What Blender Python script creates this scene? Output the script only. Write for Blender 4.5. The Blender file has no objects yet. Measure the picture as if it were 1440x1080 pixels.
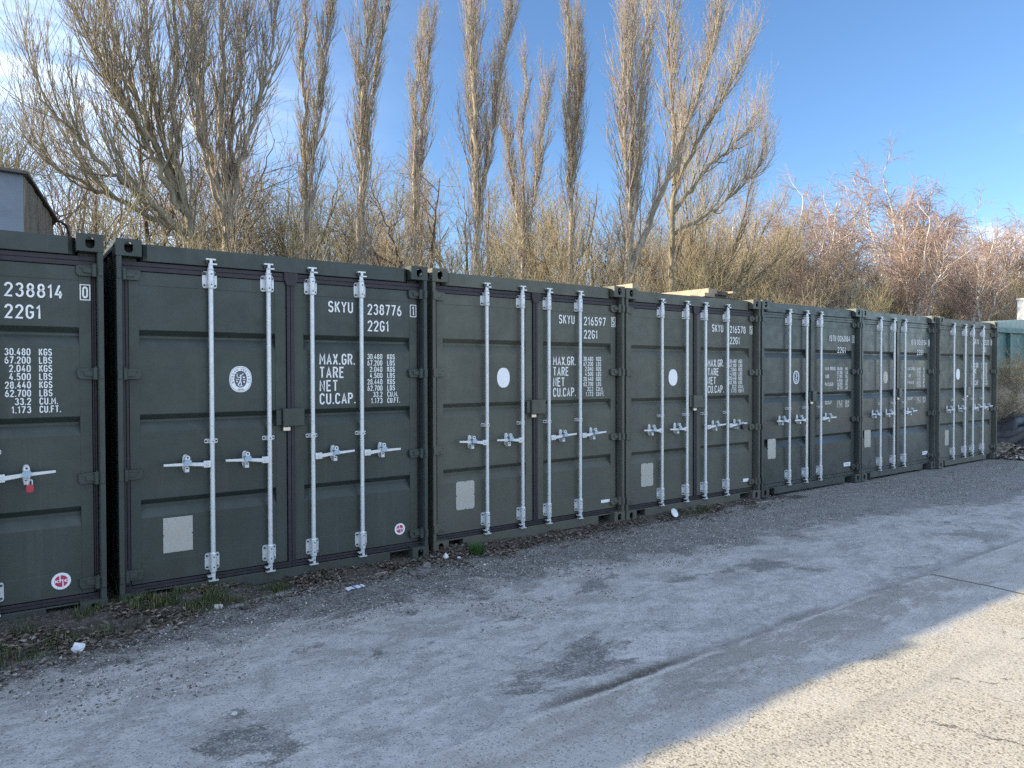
import bpy, math, random
import numpy as np
from mathutils import Vector, Matrix
R = math.radians
sc = bpy.context.scene
COL = sc.collection
random.seed(7)
rng = np.random.default_rng(11)

# ------------------------------------------------------------------ camera
CAM_Z = 1.653
cam = bpy.data.cameras.new('camera'); cam.sensor_width = 36.0
cam.lens = 1011.42 / 1440 * 36.0
cam.clip_start = 0.05; cam.clip_end = 2000
camo = bpy.data.objects.new('camera', cam); COL.objects.link(camo)
yaw, pitch, roll = 0.63028, -0.015904, -0.0025027
cy, sy, cp, sp = math.cos(yaw), math.sin(yaw), math.cos(pitch), math.sin(pitch)
F = Vector((sy*cp, cy*cp, sp)); Rt = Vector((cy, -sy, 0)); Up = Rt.cross(F)
R2 = Rt*math.cos(roll) + Up*math.sin(roll); U2 = -Rt*math.sin(roll) + Up*math.cos(roll)
camo.matrix_world = Matrix(((R2.x, U2.x, -F.x, 0), (R2.y, U2.y, -F.y, 0), (R2.z, U2.z, -F.z, CAM_Z), (0, 0, 0, 1)))
sc.camera = camo

# ------------------------------------------------------------------ light
SUN_EL, SUN_AZ = R(20.0), R(-60.1)          # azimuth from +Y towards +X
sun = bpy.data.lights.new('sun', 'SUN'); sun.energy = 5.0; sun.angle = R(0.5); sun.color = (1.0, 0.85, 0.63)
suno = bpy.data.objects.new('sun', sun); COL.objects.link(suno)
sd = Vector((math.sin(SUN_AZ)*math.cos(SUN_EL), math.cos(SUN_AZ)*math.cos(SUN_EL), math.sin(SUN_EL)))
suno.rotation_euler = sd.to_track_quat('Z', 'Y').to_euler(); suno.location = sd*60
sc.view_settings.view_transform = 'Standard'; sc.view_settings.look = 'None'
sc.view_settings.exposure = 1.26; sc.view_settings.gamma = 1.0
sc.view_settings.use_curve_mapping = False
SKY_STRENGTH = 0.105


class NT:
    """small node-graph helper"""
    def __init__(s, tree): s.t = tree; s.n = tree.nodes; s.l = tree.links
    def node(s, kind, **kw):
        n = s.n.new(kind)
        for k, v in kw.items(): setattr(n, k, v)
        return n
    def put(s, sock, v):
        if isinstance(v, bpy.types.NodeSocket): s.l.new(v, sock)
        elif v is not None: sock.default_value = v
    def math(s, op, a, b=None, c=None, clamp=False):
        n = s.node('ShaderNodeMath', operation=op, use_clamp=clamp)
        s.put(n.inputs[0], a); s.put(n.inputs[1], b)
        if c is not None: s.put(n.inputs[2], c)
        return n.outputs[0]
    def ramp(s, v, a, b, o0=0.0, o1=1.0):
        n = s.node('ShaderNodeMapRange'); n.interpolation_type = 'SMOOTHSTEP'
        s.put(n.inputs[0], v)
        for i, x in enumerate((a, b, o0, o1)): s.put(n.inputs[i+1], x)
        return n.outputs[0]
    def noise(s, vec, scale, detail=4, rough=0.55, dist=0.0, col=False):
        n = s.node('ShaderNodeTexNoise'); s.put(n.inputs['Vector'], vec)
        n.inputs['Scale'].default_value = scale; n.inputs['Detail'].default_value = detail
        n.inputs['Roughness'].default_value = rough; n.inputs['Distortion'].default_value = dist
        return n.outputs['Color' if col else 'Fac']
    def voro(s, vec, scale, feature='F1', out='Distance', rnd=1.0):
        n = s.node('ShaderNodeTexVoronoi', feature=feature); s.put(n.inputs['Vector'], vec)
        n.inputs['Scale'].default_value = scale; n.inputs['Randomness'].default_value = rnd
        return n.outputs[out]
    def mapping(s, vec, scale=(1, 1, 1), rot=(0, 0, 0), loc=(0, 0, 0)):
        n = s.node('ShaderNodeMapping'); s.put(n.inputs[0], vec)
        n.inputs['Location'].default_value = loc; n.inputs['Rotation'].default_value = rot; n.inputs['Scale'].default_value = scale
        return n.outputs[0]
    def mix(s, f, a, b, blend='MIX'):
        n = s.node('ShaderNodeMix', data_type='RGBA', blend_type=blend)
        s.put(n.inputs[0], f)
        s.put(n.inputs[6], a if isinstance(a, bpy.types.NodeSocket) else (*a, 1)); s.put(n.inputs[7], b if isinstance(b, bpy.types.NodeSocket) else (*b, 1))
        return n.outputs[2]
    def sep(s, v):
        n = s.node('ShaderNodeSeparateXYZ'); s.put(n.inputs[0], v); return n.outputs
    def bump(s, h, dist=0.01, strength=1.0, normal=None):
        n = s.node('ShaderNodeBump'); s.put(n.inputs['Height'], h)
        n.inputs['Distance'].default_value = dist; n.inputs['Strength'].default_value = strength
        if normal is not None: s.put(n.inputs['Normal'], normal)
        return n.outputs[0]


# world: Nishita sky with thin high cloud
w = bpy.data.worlds.new('World'); sc.world = w; w.use_nodes = True
g = NT(w.node_tree); g.n.clear()
sky = g.node('ShaderNodeTexSky', sky_type='NISHITA'); sky.sun_disc = False
sky.sun_elevation = SUN_EL; sky.sun_rotation = SUN_AZ % (2*math.pi)
sky.air_density = 1.0; sky.dust_density = 0.1; sky.ozone_density = 5.0; sky.altitude = 50
tc = g.node('ShaderNodeTexCoord').outputs['Generated']
x, y, z = g.sep(tc)
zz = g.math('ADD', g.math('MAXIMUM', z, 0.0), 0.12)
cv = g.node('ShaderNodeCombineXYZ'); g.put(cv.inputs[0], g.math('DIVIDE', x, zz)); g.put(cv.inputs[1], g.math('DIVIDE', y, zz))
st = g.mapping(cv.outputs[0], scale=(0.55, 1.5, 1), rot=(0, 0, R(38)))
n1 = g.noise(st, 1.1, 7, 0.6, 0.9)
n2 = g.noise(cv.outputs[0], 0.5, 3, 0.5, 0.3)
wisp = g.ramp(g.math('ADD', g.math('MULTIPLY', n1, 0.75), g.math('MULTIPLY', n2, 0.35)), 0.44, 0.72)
# left-hand cloud, plus unseen cloud towards sun and behind camera added to lift fill
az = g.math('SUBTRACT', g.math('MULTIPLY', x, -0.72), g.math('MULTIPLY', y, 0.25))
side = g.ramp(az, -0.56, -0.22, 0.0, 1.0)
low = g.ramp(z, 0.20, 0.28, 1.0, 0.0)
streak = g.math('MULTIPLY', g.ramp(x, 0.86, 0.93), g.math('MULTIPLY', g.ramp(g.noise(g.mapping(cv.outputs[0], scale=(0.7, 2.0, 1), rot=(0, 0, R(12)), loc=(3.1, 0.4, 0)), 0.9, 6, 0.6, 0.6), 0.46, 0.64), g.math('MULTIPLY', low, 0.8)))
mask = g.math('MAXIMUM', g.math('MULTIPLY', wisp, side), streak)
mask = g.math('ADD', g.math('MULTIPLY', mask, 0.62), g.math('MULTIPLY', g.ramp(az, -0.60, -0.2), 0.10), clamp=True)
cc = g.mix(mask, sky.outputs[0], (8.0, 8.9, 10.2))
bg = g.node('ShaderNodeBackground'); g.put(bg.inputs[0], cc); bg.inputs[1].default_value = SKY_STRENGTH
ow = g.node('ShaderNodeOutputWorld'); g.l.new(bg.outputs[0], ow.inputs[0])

try:
    sc.cycles.use_denoising = False
    sc.cycles.denoiser = 'OPENIMAGEDENOISE'
    sc.cycles.denoising_input_passes = 'RGB_ALBEDO_NORMAL'
    sc.cycles.max_bounces = 6; sc.cycles.diffuse_bounces = 3; sc.cycles.glossy_bounces = 3
    sc.cycles.sample_clamp_indirect = 6
except Exception as e:
    print('cycles settings', e)


# ------------------------------------------------------------------ materials
def newmat(name):
    m = bpy.data.materials.new(name); m.use_nodes = True
    k = NT(m.node_tree); k.n.clear()
    b = k.node('ShaderNodeBsdfPrincipled'); o = k.node('ShaderNodeOutputMaterial')
    k.l.new(b.outputs[0], o.inputs[0])
    return m, k, b

def simple(name, col, rough=0.6, metal=0.0, var=0.12, scale=8.0, bump=0.0, bscale=60):
    m, k, b = newmat(name)
    tc = k.node('ShaderNodeTexCoord').outputs['Object']
    n = k.noise(tc, scale, 5, 0.6)
    lo = tuple(c*(1-var) for c in col); hi = tuple(min(1, c*(1+var)) for c in col)
    k.put(b.inputs['Base Color'], k.mix(k.ramp(n, 0.3, 0.7), lo, hi))
    b.inputs['Roughness'].default_value = rough; b.inputs['Metallic'].default_value = metal
    if bump: k.put(b.inputs['Normal'], k.bump(k.noise(tc, bscale, 3), bump))
    return m

def paint(name, col, dirt=0.5, rough=0.42, seed=0.0):
    """container enamel: faint fading, dust runs, grime near the bottom rail"""
    m, k, b = newmat(name)
    tc = k.node('ShaderNodeTexCoord').outputs['Object']
    tc = k.mapping(tc, loc=(seed, seed*1.7, 0))
    X, Y, Z = k.sep(tc)
    c0 = k.mix(k.ramp(k.noise(tc, 1.6, 5, 0.6), 0.3, 0.72), tuple(c*0.86 for c in col), tuple(c*1.16 for c in col))
    runs = k.noise(k.mapping(tc, scale=(22, 22, 0.9)), 1.0, 5, 0.65)
    c1 = k.mix(k.math('MULTIPLY', k.ramp(runs, 0.52, 0.8), 0.35*dirt), c0, (0.15, 0.14, 0.12))
    blot = k.noise(tc, 5.0, 7, 0.7)
    low = k.ramp(k.math('ADD', Z, k.math('MULTIPLY', blot, 0.5)), 0.25, 0.95, 1.0, 0.0)
    c2 = k.mix(k.math('MULTIPLY', low, 0.42*dirt), c1, (0.11, 0.10, 0.085))
    scuff = k.ramp(k.noise(k.mapping(tc, scale=(3, 3, 14)), 6.0, 6, 0.7), 0.70, 0.78)
    c3 = k.mix(k.math('MULTIPLY', scuff, 0.22*dirt), c2, (0.24, 0.24, 0.22))
    fleck = k.ramp(k.noise(tc, 55, 3, 0.6), 0.735, 0.76)
    c3 = k.mix(k.math('MULTIPLY', fleck, 0.5*dirt), c3, (0.15, 0.085, 0.05))
    k.put(b.inputs['Base Color'], c3)
    k.put(b.inputs['Roughness'], k.ramp(k.noise(tc, 7, 5, 0.6), 0.3, 0.75, rough-0.07, rough+0.18))
    h = k.math('ADD', k.noise(tc, 2.6, 3), k.math('MULTIPLY', k.noise(tc, 160, 2), 0.05))
    k.put(b.inputs['Normal'], k.bump(h, 0.006, 0.6))
    b.inputs['Specular IOR Level'].default_value = 0.45
    return m

M = {}
M['paint_a'] = paint('dark green container paint', (0.038, 0.052, 0.048), 0.5, 0.38, 0.0)
M['paint_b'] = paint('faded olive container paint', (0.086, 0.093, 0.075), 0.9, 0.46, 3.0)
M['paint_c'] = paint('faded olive grey container paint', (0.088, 0.095, 0.078), 0.8, 0.5, 6.0)
M['paint_d'] = paint('slate green container paint', (0.051, 0.063, 0.061), 0.45, 0.30, 9.0)
M['paint_e'] = paint('slate grey green container paint', (0.076, 0.088, 0.085), 0.6, 0.28, 12.0)
M['paint_f'] = paint('weathered grey green container paint', (0.100, 0.107, 0.091), 0.8, 0.48, 15.0)
M['rubber'] = simple('dark door gasket rubber', (0.024, 0.020, 0.028), 0.55, 0, 0.2, 14)
M['hollow'] = simple('dark casting inside and slot backing', (0.05, 0.045, 0.04), 0.8)  # dark tone for casting insides; also the painted shade behind the sill slots
def galv():
    m, k, b = newmat('galvanised steel')
    tc = k.node('ShaderNodeTexCoord').outputs['Object']
    v = k.voro(tc, 90, out='Color'); s = k.sep(v)[0]
    c = k.mix(s, (0.63, 0.66, 0.69), (0.69, 0.72, 0.75))
    c = k.mix(k.math('MULTIPLY', k.ramp(k.noise(tc, 9, 6, 0.7), 0.58, 0.75), 0.5), c, (0.30, 0.28, 0.25))
    c = k.mix(k.math('MULTIPLY', k.ramp(k.noise(tc, 40, 5, 0.7), 0.62, 0.72), 0.55), c, (0.22, 0.15, 0.10))
    k.put(b.inputs['Base Color'], c); b.inputs['Metallic'].default_value = 0.42
    k.put(b.inputs['Roughness'], k.ramp(k.noise(tc, 25, 4), 0.3, 0.7, 0.34, 0.55))
    return m
M['galv'] = galv()
M['bolt'] = simple('dark bolt head and hole', (0.06, 0.065, 0.07), 0.5, 0.6)
M['zinc'] = simple('blue tinted zinc latch', (0.30, 0.42, 0.58), 0.32, 0.6)
M['brass'] = simple('pale steel padlock', (0.62, 0.60, 0.55), 0.3, 0.8)
M['red'] = simple('red plastic', (0.42, 0.035, 0.055), 0.4)
M['white'] = simple('white vinyl', (0.84, 0.87, 0.90), 0.5, 0, 0.04)
M['letter'] = simple('white stencil paint', (0.84, 0.87, 0.88), 0.6, 0, 0.10, 40)
M['ink'] = simple('dark grey ink', (0.09, 0.11, 0.13), 0.6)
M['inkblue'] = simple('navy ink', (0.03, 0.06, 0.12), 0.6)
M['crimson'] = simple('crimson vinyl', (0.50, 0.035, 0.10), 0.5)
M['cream'] = simple('cream vinyl', (0.60, 0.56, 0.48), 0.5)
M['black'] = simple('black plastic', (0.015, 0.016, 0.018), 0.4)
def platemat():
    m, k, b = newmat('dull aluminium data plate')
    tc = k.node('ShaderNodeTexCoord').outputs['Object']
    rows = k.noise(k.mapping(tc, scale=(60, 60, 160)), 1.0, 3, 0.7)
    c = k.mix(k.ramp(rows, 0.5, 0.72), (0.46, 0.46, 0.43), (0.33, 0.33, 0.31))
    k.put(b.inputs['Base Color'], k.mix(k.ramp(k.noise(tc, 5, 5), 0.4, 0.8), c, (0.44, 0.41, 0.35)))
    b.inputs['Roughness'].default_value = 0.5; b.inputs['Metallic'].default_value = 0.25
    return m
M['plate'] = platemat()
M['wood_pale'] = simple('pale sawn timber', (0.33, 0.265, 0.19), 0.75, 0, 0.2, 12)
M['wood_dark'] = simple('dark brown timber', (0.10, 0.08, 0.065), 0.85, 0, 0.3, 12)  # darker brown timber for the middle and right-hand boards
M['teal'] = paint('teal green skip paint', (0.07, 0.15, 0.148), 0.9, 0.45, 2.0)


# ------------------------------------------------------------------ mesh builder
class MB:
    def __init__(s): s.v = []; s.f = []; s.m = []
    def add(s, vs, fs, m=0):
        o = len(s.v); s.v += [tuple(v) for v in vs]
        for f in fs: s.f.append(tuple(i+o for i in f)); s.m.append(m)
        return s
    def box(s, x0, x1, y0, y1, z0, z1, m=0):
        vs = [(x, y, z) for z in (z0, z1) for y in (y0, y1) for x in (x0, x1)]
        return s.add(vs, [(0, 2, 3, 1), (4, 5, 7, 6), (0, 1, 5, 4), (2, 6, 7, 3), (0, 4, 6, 2), (1, 3, 7, 5)], m)
    def tube(s, p0, p1, r0, r1=None, n=12, m=0, cap=True):
        r1 = r0 if r1 is None else r1
        p0 = Vector(p0); p1 = Vector(p1); d = (p1-p0).normalized()
        a = d.orthogonal().normalized(); b = d.cross(a)
        vs = []
        for p, r in ((p0, r0), (p1, r1)):
            for i in range(n):
                t = 2*math.pi*i/n; vs.append(p + a*r*math.cos(t) + b*r*math.sin(t))
        fs = [(i, (i+1) % n, n+(i+1) % n, n+i) for i in range(n)]
        if cap: fs += [tuple(range(n-1, -1, -1)), tuple(range(n, 2*n))]
        return s.add(vs, fs, m)
    def prism(s, poly, a, b, axis='y', m=0):
        """poly in the plane across the axis, extruded from a to b. y: (x,z); x: (y,z); z: (x,y)"""
        def P(p, h): return {'y': (p[0], h, p[1]), 'x': (h, p[0], p[1]), 'z': (p[0], p[1], h)}[axis]
        n = len(poly); vs = [P(p, a) for p in poly] + [P(p, b) for p in poly]
        fs = [(i, (i+1) % n, n+(i+1) % n, n+i) for i in range(n)] + [tuple(range(n-1, -1, -1)), tuple(range(n, 2*n))]
        return s.add(vs, fs, m)
    def build(s, name, mats, parent=None, bevel=0, smooth=False, loc=None):
        me = bpy.data.meshes.new(name); me.from_pydata(s.v, [], s.f)
        mats = mats if isinstance(mats, (list, tuple)) else [mats]
        for q in mats: me.materials.append(M[q] if isinstance(q, str) else q)
        me.polygons.foreach_set('material_index', s.m)
        me.update()
        import bmesh
        bm = bmesh.new(); bm.from_mesh(me); bmesh.ops.recalc_face_normals(bm, faces=bm.faces); bm.to_mesh(me); bm.free()
        if smooth:
            me.polygons.foreach_set('use_smooth', [True]*len(me.polygons)); me.set_sharp_from_angle(angle=R(38))
        return link(name, me, parent, bevel, loc)

def link(name, me, parent=None, bevel=0, loc=None):
    o = bpy.data.objects.new(name, me); COL.objects.link(o)
    if parent: o.parent = parent
    if loc: o.location = loc
    if bevel:
        b = o.modifiers.new('bevel', 'BEVEL'); b.width = bevel; b.segments = 2; b.limit_method = 'ANGLE'; b.angle_limit = R(40)
    return o

def tag(o, label=None, cat=None, group=None, kind=None):
    for k, v in (('label', label), ('category', cat), ('group', group), ('kind', kind)):
        if v: o[k] = v
    return o
def empty(name, loc, rz=0):
    o = bpy.data.objects.new(name, None); COL.objects.link(o); o.location = loc; o.rotation_euler = (0, 0, rz); o.empty_display_size = 0.2
    return o
def oval(cx, cz, a, b, n=32, e=2.0):
    out = []
    for i in range(n):
        t = 2*math.pi*i/n; c, s_ = math.cos(t), math.sin(t)
        out.append((cx + a*math.copysign(abs(c)**(2/e), c), cz + b*math.copysign(abs(s_)**(2/e), s_)))
    return out

# text as meshes, cached per string
_tc = {}
def glyphs(txt, weight=0.012):
    key = (txt, weight)
    if key not in _tc:
        cu = bpy.data.curves.new('t', 'FONT'); cu.body = txt; cu.size = 1.0; cu.offset = weight; cu.resolution_u = 3
        o = bpy.data.objects.new('t', cu); COL.objects.link(o)
        bpy.context.view_layer.update()
        me = bpy.data.meshes.new_from_object(o.evaluated_get(bpy.context.evaluated_depsgraph_get()))
        v = [(p.co.x, p.co.y) for p in me.vertices]; f = [tuple(p.vertices) for p in me.polygons]
        bpy.data.objects.remove(o); bpy.data.curves.remove(cu); bpy.data.meshes.remove(me)
        _tc[key] = (v, f)
    return _tc[key]
def arc(cx, cy, rx, ry, a0, a1, n=8):
    return [(cx+rx*math.cos(R(a0+(a1-a0)*i/n)), cy+ry*math.sin(R(a0+(a1-a0)*i/n))) for i in range(n+1)]
_top = lambda: arc(.25, .74, .25, .26, 15, 180)
STROKES = {
 '0': (.5, [arc(.25, .74, .25, .26, 180, 0) + arc(.25, .26, .25, .26, 0, -180) + [(0, .74)]]),
 '1': (.22, [[(0, .80), (.18, 1), (.18, 0)]]),
 '2': (.5, [arc(.25, .74, .25, .26, 170, -25) + [(0, 0), (.5, 0)]]),
 '3': (.5, [arc(.24, .77, .23, .23, 155, -80), arc(.24, .27, .26, .27, 85, -160)]),
 '4': (.5, [[(.30, 1), (0, .27), (.5, .27)], [(.37, .52), (.37, 0)]]),
 '5': (.5, [[(.46, 1), (.07, 1), (.05, .56)] + arc(.24, .31, .26, .31, 120, -155)]),
 '6': (.5, [arc(.25, .28, .25, .28, 0, 360, 14), [(0, .28), (.05, .60), (.33, 1)]]),
 '7': (.5, [[(0, 1), (.5, 1), (.16, 0)]]),
 '8': (.5, [arc(.25, .765, .21, .235, 0, 360, 14), arc(.25, .27, .25, .27, 0, 360, 14)]),
 '9': (.5, [arc(.25, .72, .25, .28, 0, 360, 14), [(.5, .72), (.45, .40), (.17, 0)]]),
 'A': (.54, [[(0, 0), (.27, 1), (.54, 0)], [(.09, .30), (.45, .30)]]),
 'B': (.5, [[(0, 0), (0, 1), (.25, 1)] + arc(.25, .77, .21, .23, 90, -90) + [(0, .54)], [(.22, .54)] + arc(.25, .27, .25, .27, 90, -90) + [(0, 0)]]),
 'C': (.5, [_top() + arc(.25, .26, .25, .26, 180, 345)]),
 'D': (.5, [[(0, 0), (0, 1), (.2, 1)] + arc(.2, .7, .3, .3, 90, 0, 5) + arc(.2, .3, .3, .3, 0, -90, 5) + [(0, 0)]]),
 'E': (.44, [[(.44, 1), (0, 1), (0, 0), (.44, 0)], [(0, .53), (.38, .53)]]),
 'F': (.44, [[(.44, 1), (0, 1), (0, 0)], [(0, .53), (.38, .53)]]),
 'G': (.5, [_top() + arc(.25, .26, .25, .26, 180, 360) + [(.5, .47), (.28, .47)]]),
 'I': (.08, [[(.04, 0), (.04, 1)]]),
 'K': (.5, [[(0, 0), (0, 1)], [(.48, 1), (0, .40)], [(.17, .60), (.5, 0)]]),
 'L': (.42, [[(0, 1), (0, 0), (.42, 0)]]),
 'M': (.62, [[(0, 0), (0, 1), (.31, .36), (.62, 1), (.62, 0)]]),
 'N': (.5, [[(0, 0), (0, 1), (.5, 0), (.5, 1)]]),
 'P': (.5, [[(0, 0), (0, 1), (.25, 1)] + arc(.25, .75, .25, .25, 90, -90) + [(0, .5)]]),
 'R': (.5, [[(0, 0), (0, 1), (.25, 1)] + arc(.25, .75, .25, .25, 90, -90) + [(0, .5)], [(.24, .5), (.5, 0)]]),
 'S': (.5, [arc(.25, .75, .25, .25, 25, 265, 10) + arc(.25, .26, .25, .26, 85, -160, 10)]),
 'T': (.5, [[(0, 1), (.5, 1)], [(.25, 1), (.25, 0)]]),
 'U': (.5, [[(0, 1)] + arc(.25, .26, .25, .26, 180, 360) + [(.5, 1)]]),
 'X': (.5, [[(0, 0), (.5, 1)], [(0, 1), (.5, 0)]]),
 'Y': (.5, [[(0, 1), (.25, .48), (.5, 1)], [(.25, .48), (.25, 0)]]),
 '.': (.02, [[(.01, -.02), (.01, .07)]]), ' ': (.3, []),
}
STROKES['O'] = STROKES['0']
def put_text(mb, txt, u0, u1, z0, z1, y, m=0, weight=0.13):
    """single-width stencil lettering fitted into the box u0..u1, z0..z1 on a wall at depth y"""
    sw = weight*(z1-z0); gap = 0.36; x = 0; segs = []
    for ch in txt:
        wd, pl = STROKES[ch]; segs += [[(x+a, b) for a, b in p] for p in pl]; x += wd+gap
    tot = x-gap; sx = (u1-u0-sw)/tot if tot > 0.1 else 1; hh = z1-z0-sw
    for p in segs:
        q = [(u0+sw/2+a*sx, z0+sw/2+b*hh) for a, b in p]; n = len(q); L, Rg = [], []
        q = [q[0]]+[b for a, b in zip(q, q[1:]) if math.hypot(b[0]-a[0], b[1]-a[1]) > 1e-5]; n = len(q)
        for i in range(n):
            a = q[max(i-1, 0)]; b = q[min(i+1, n-1)]; c = q[i]
            d0 = (c[0]-a[0], c[1]-a[1]) if i else (b[0]-c[0], b[1]-c[1]); d1 = (b[0]-c[0], b[1]-c[1]) if i < n-1 else d0
            l0, l1 = math.hypot(*d0), math.hypot(*d1); n0 = (-d0[1]/l0, d0[0]/l0); n1_ = (-d1[1]/l1, d1[0]/l1)
            mx, mz = n0[0]+n1_[0], n0[1]+n1_[1]; ml = math.hypot(mx, mz) or 1; mx, mz = mx/ml, mz/ml
            k = min(1/max(mx*n0[0]+mz*n0[1], 0.3), 1.6)*sw/2
            e = 0
            if i in (0, n-1): dd = d1 if i == 0 else d0; ll = math.hypot(*dd); e = (-1 if i == 0 else 1)*sw*0.35; c = (c[0]+dd[0]/ll*e*0.5, c[1]+dd[1]/ll*e*0.5)
            L.append((c[0]+mx*k, y, c[1]+mz*k)); Rg.append((c[0]-mx*k, y, c[1]-mz*k))
        mb.add(L+Rg, [(i, i+1, n+i+1, n+i) for i in range(n-1)], m)
def put_type(mb, txt, u0, u1, z0, z1, y, m=0, weight=0.012):
    v, f = glyphs(txt, weight)
    xs = [a for a, b in v]; ys = [b for a, b in v]; ax, bx, ay, by = min(xs), max(xs), min(ys), max(ys)
    mb.add([(u0+(a-ax)/(bx-ax)*(u1-u0), y, z0+(b-ay)/(by-ay)*(z1-z0)) for a, b in v], f, m)

# ------------------------------------------------------------------ containers
W, H, LEN = 2.438, 2.591, 6.058
DOOR_Y = 0.078                       # outer face of the door leaves
D0 = 5.6338

def casting(parent, u0, z0, mat, right):
    """hollow ISO corner casting with its oval holes"""
    mb = MB(); w, d, h = 0.162, 0.178, 0.118
    def plate(o, ex, ey, en, a, b, ha, hb, t, m=0):
        o, ex, ey, en = map(Vector, (o, ex, ey, en)); n = 24
        c = o + ex*a/2 + ey*b/2
        rect, ov = [], []
        for i in range(n):
            th = 2*math.pi*i/n; cx, sx = math.cos(th), math.sin(th)
            k = min(a/2/abs(cx) if abs(cx) > 1e-6 else 9, b/2/abs(sx) if abs(sx) > 1e-6 else 9)
            rect.append(c + ex*cx*k + ey*sx*k)
            ov.append(c + ex*math.copysign(abs(cx)**0.75, cx)*ha/2 + ey*math.copysign(abs(sx)**0.75, sx)*hb/2)
        # make sure the true corners are used
        for i in (3, 9, 15, 21):
            cx = 1 if math.cos(2*math.pi*i/n) > 0 else -1; sx = 1 if math.sin(2*math.pi*i/n) > 0 else -1
            rect[i] = c + ex*cx*a/2 + ey*sx*b/2
        back = [p - en*t for p in ov]; rb = [p - en*t for p in rect]
        vs = rect + ov + back + rb; fs = []
        for i in range(n):
            j = (i+1) % n
            fs += [(i, j, n+j, n+i), (n+i, n+j, 2*n+j, 2*n+i)]
        mb.add(vs, fs, m)
        mb.add(back + rb, [(i, (i+1) % n, n+(i+1) % n, n+i) for i in range(n)], 1)
    t = 0.018
    plate((u0, 0, z0), (1, 0, 0), (0, 0, 1), (0, -1, 0), w, h, 0.056, 0.076, t)
    top = z0 > 1
    zz = z0 + h if top else z0
    plate((u0, 0, zz), (1, 0, 0), (0, 1, 0), (0, 0, 1 if top else -1), w, d, 0.062, 0.11, t)
    for side, xx in ((-1, u0), (1, u0+w)):
        if (side > 0) == right: plate((xx, 0, z0), (0, 1, 0), (0, 0, 1), (side, 0, 0), d, h, 0.076, 0.056, t)
        else: mb.add([(xx, 0, z0), (xx, d, z0), (xx, d, z0+h), (xx, 0, z0+h)], [(0, 1, 2, 3)])
    zo = z0 if top else z0 + h
    mb.add([(u0, 0, zo), (u0+w, 0, zo), (u0+w, d, zo), (u0, d, zo)], [(0, 1, 2, 3)])
    mb.add([(u0, d, z0), (u0+w, d, z0), (u0+w, d, z0+h), (u0, d, z0+h)], [(0, 1, 2, 3)])
    mb.build('corner_casting', [mat, 'hollow'], parent)

def frame_mesh():
    mb = MB(); T = H - 0.016
    for s in (0, 1):                                     # posts: flat face and a folded return
        def bx(a, b, y0, y1, z0, z1): mb.box(*( (a, b) if s == 0 else (W-b, W-a) ), y0, y1, z0, z1)
        bx(0.004, 0.036, 0.004, 0.016, 0.118, H-0.118)
        bx(0.004, 0.016, 0.016, 0.165, 0.118, H-0.118)
        bx(0.032, 0.040, 0.016, 0.112, 0.118, H-0.118)
        bx(0.040, 0.145, 0.112, 0.122, 0.118, H-0.118)
    # door header, its ends curving back to the castings
    prof = [(0.162, 0.10), (0.180, 0.068), (0.205, 0.054), (W-0.205, 0.054), (W-0.180, 0.068), (W-0.162, 0.10), (W-0.162, 0.16), (0.162, 0.16)]
    mb.prism(prof, 2.452, 2.572, 'z')
    mb.box(0.040, W-0.040, 0.112, 0.158, 2.400, 2.452)
    # sill with the two lifting slots open to the ground
    zt = 0.104
    mb.box(0.162, 0.352, 0.052, 0.14, 0.094, zt); mb.box(0.352, W-0.352, 0.052, 0.14, 0.012, zt); mb.box(W-0.352, W-0.162, 0.052, 0.14, 0.094, zt)
    mb.box(0.040, W-0.040, 0.112, 0.14, zt, 0.150)
    mb.box(0.162, W-0.162, 0.20, 0.21, 0.012, 0.10, 1)   # dark panel standing in for the shade behind the slots
    return mb

def shell_mesh():
    mb = MB()
    for s in (0, 1):                                     # corrugated side walls
        n = 21; y0, y1 = 0.165, LEN-0.165; pit = (y1-y0)/n; pts = []
        for i in range(n):
            a = y0+i*pit
            pts += [(0.010, a), (0.010, a+pit*0.27), (0.046, a+pit*0.5), (0.046, a+pit*0.77)]
        pts.append((0.010, y1))
        if s: pts = [(W-p, q) for p, q in pts]
        vs = [(p, q, z) for z in (0.15, H-0.06) for p, q in pts]; m = len(pts)
        mb.add(vs, [(i, i+1, m+i+1, m+i) for i in range(m-1)])
        a, b = (0.0, 0.06) if s == 0 else (W-0.06, W)
        mb.box(a, b, 0.178, LEN-0.178, H-0.062, H-0.006); mb.box(a, b, 0.178, LEN-0.178, 0.012, 0.15)
        mb.box(*((0.0, 0.16) if s == 0 else (W-0.16, W)), LEN-0.178, LEN, 0, H)
    # roof with shallow ribs
    n = 22; y0, y1 = 0.14, LEN-0.06; pit = (y1-y0)/n; pts = []
    for i in range(n):
        a = y0+i*pit; pts += [(a, H-0.030), (a+pit*0.3, H-0.030), (a+pit*0.5, H-0.012), (a+pit*0.8, H-0.012)]
    pts.append((y1, H-0.03)); m = len(pts)
    mb.add([(xx, p, q) for xx in (0.06, W-0.06) for p, q in pts], [(i, i+1, m+i+1, m+i) for i in range(m-1)])
    mb.box(0.16, W-0.16, LEN-0.06, LEN-0.01, 0.02, H-0.02)
    mb.box(0.06, W-0.06, 0.15, LEN-0.06, 0.10, 0.15)
    return mb

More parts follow.
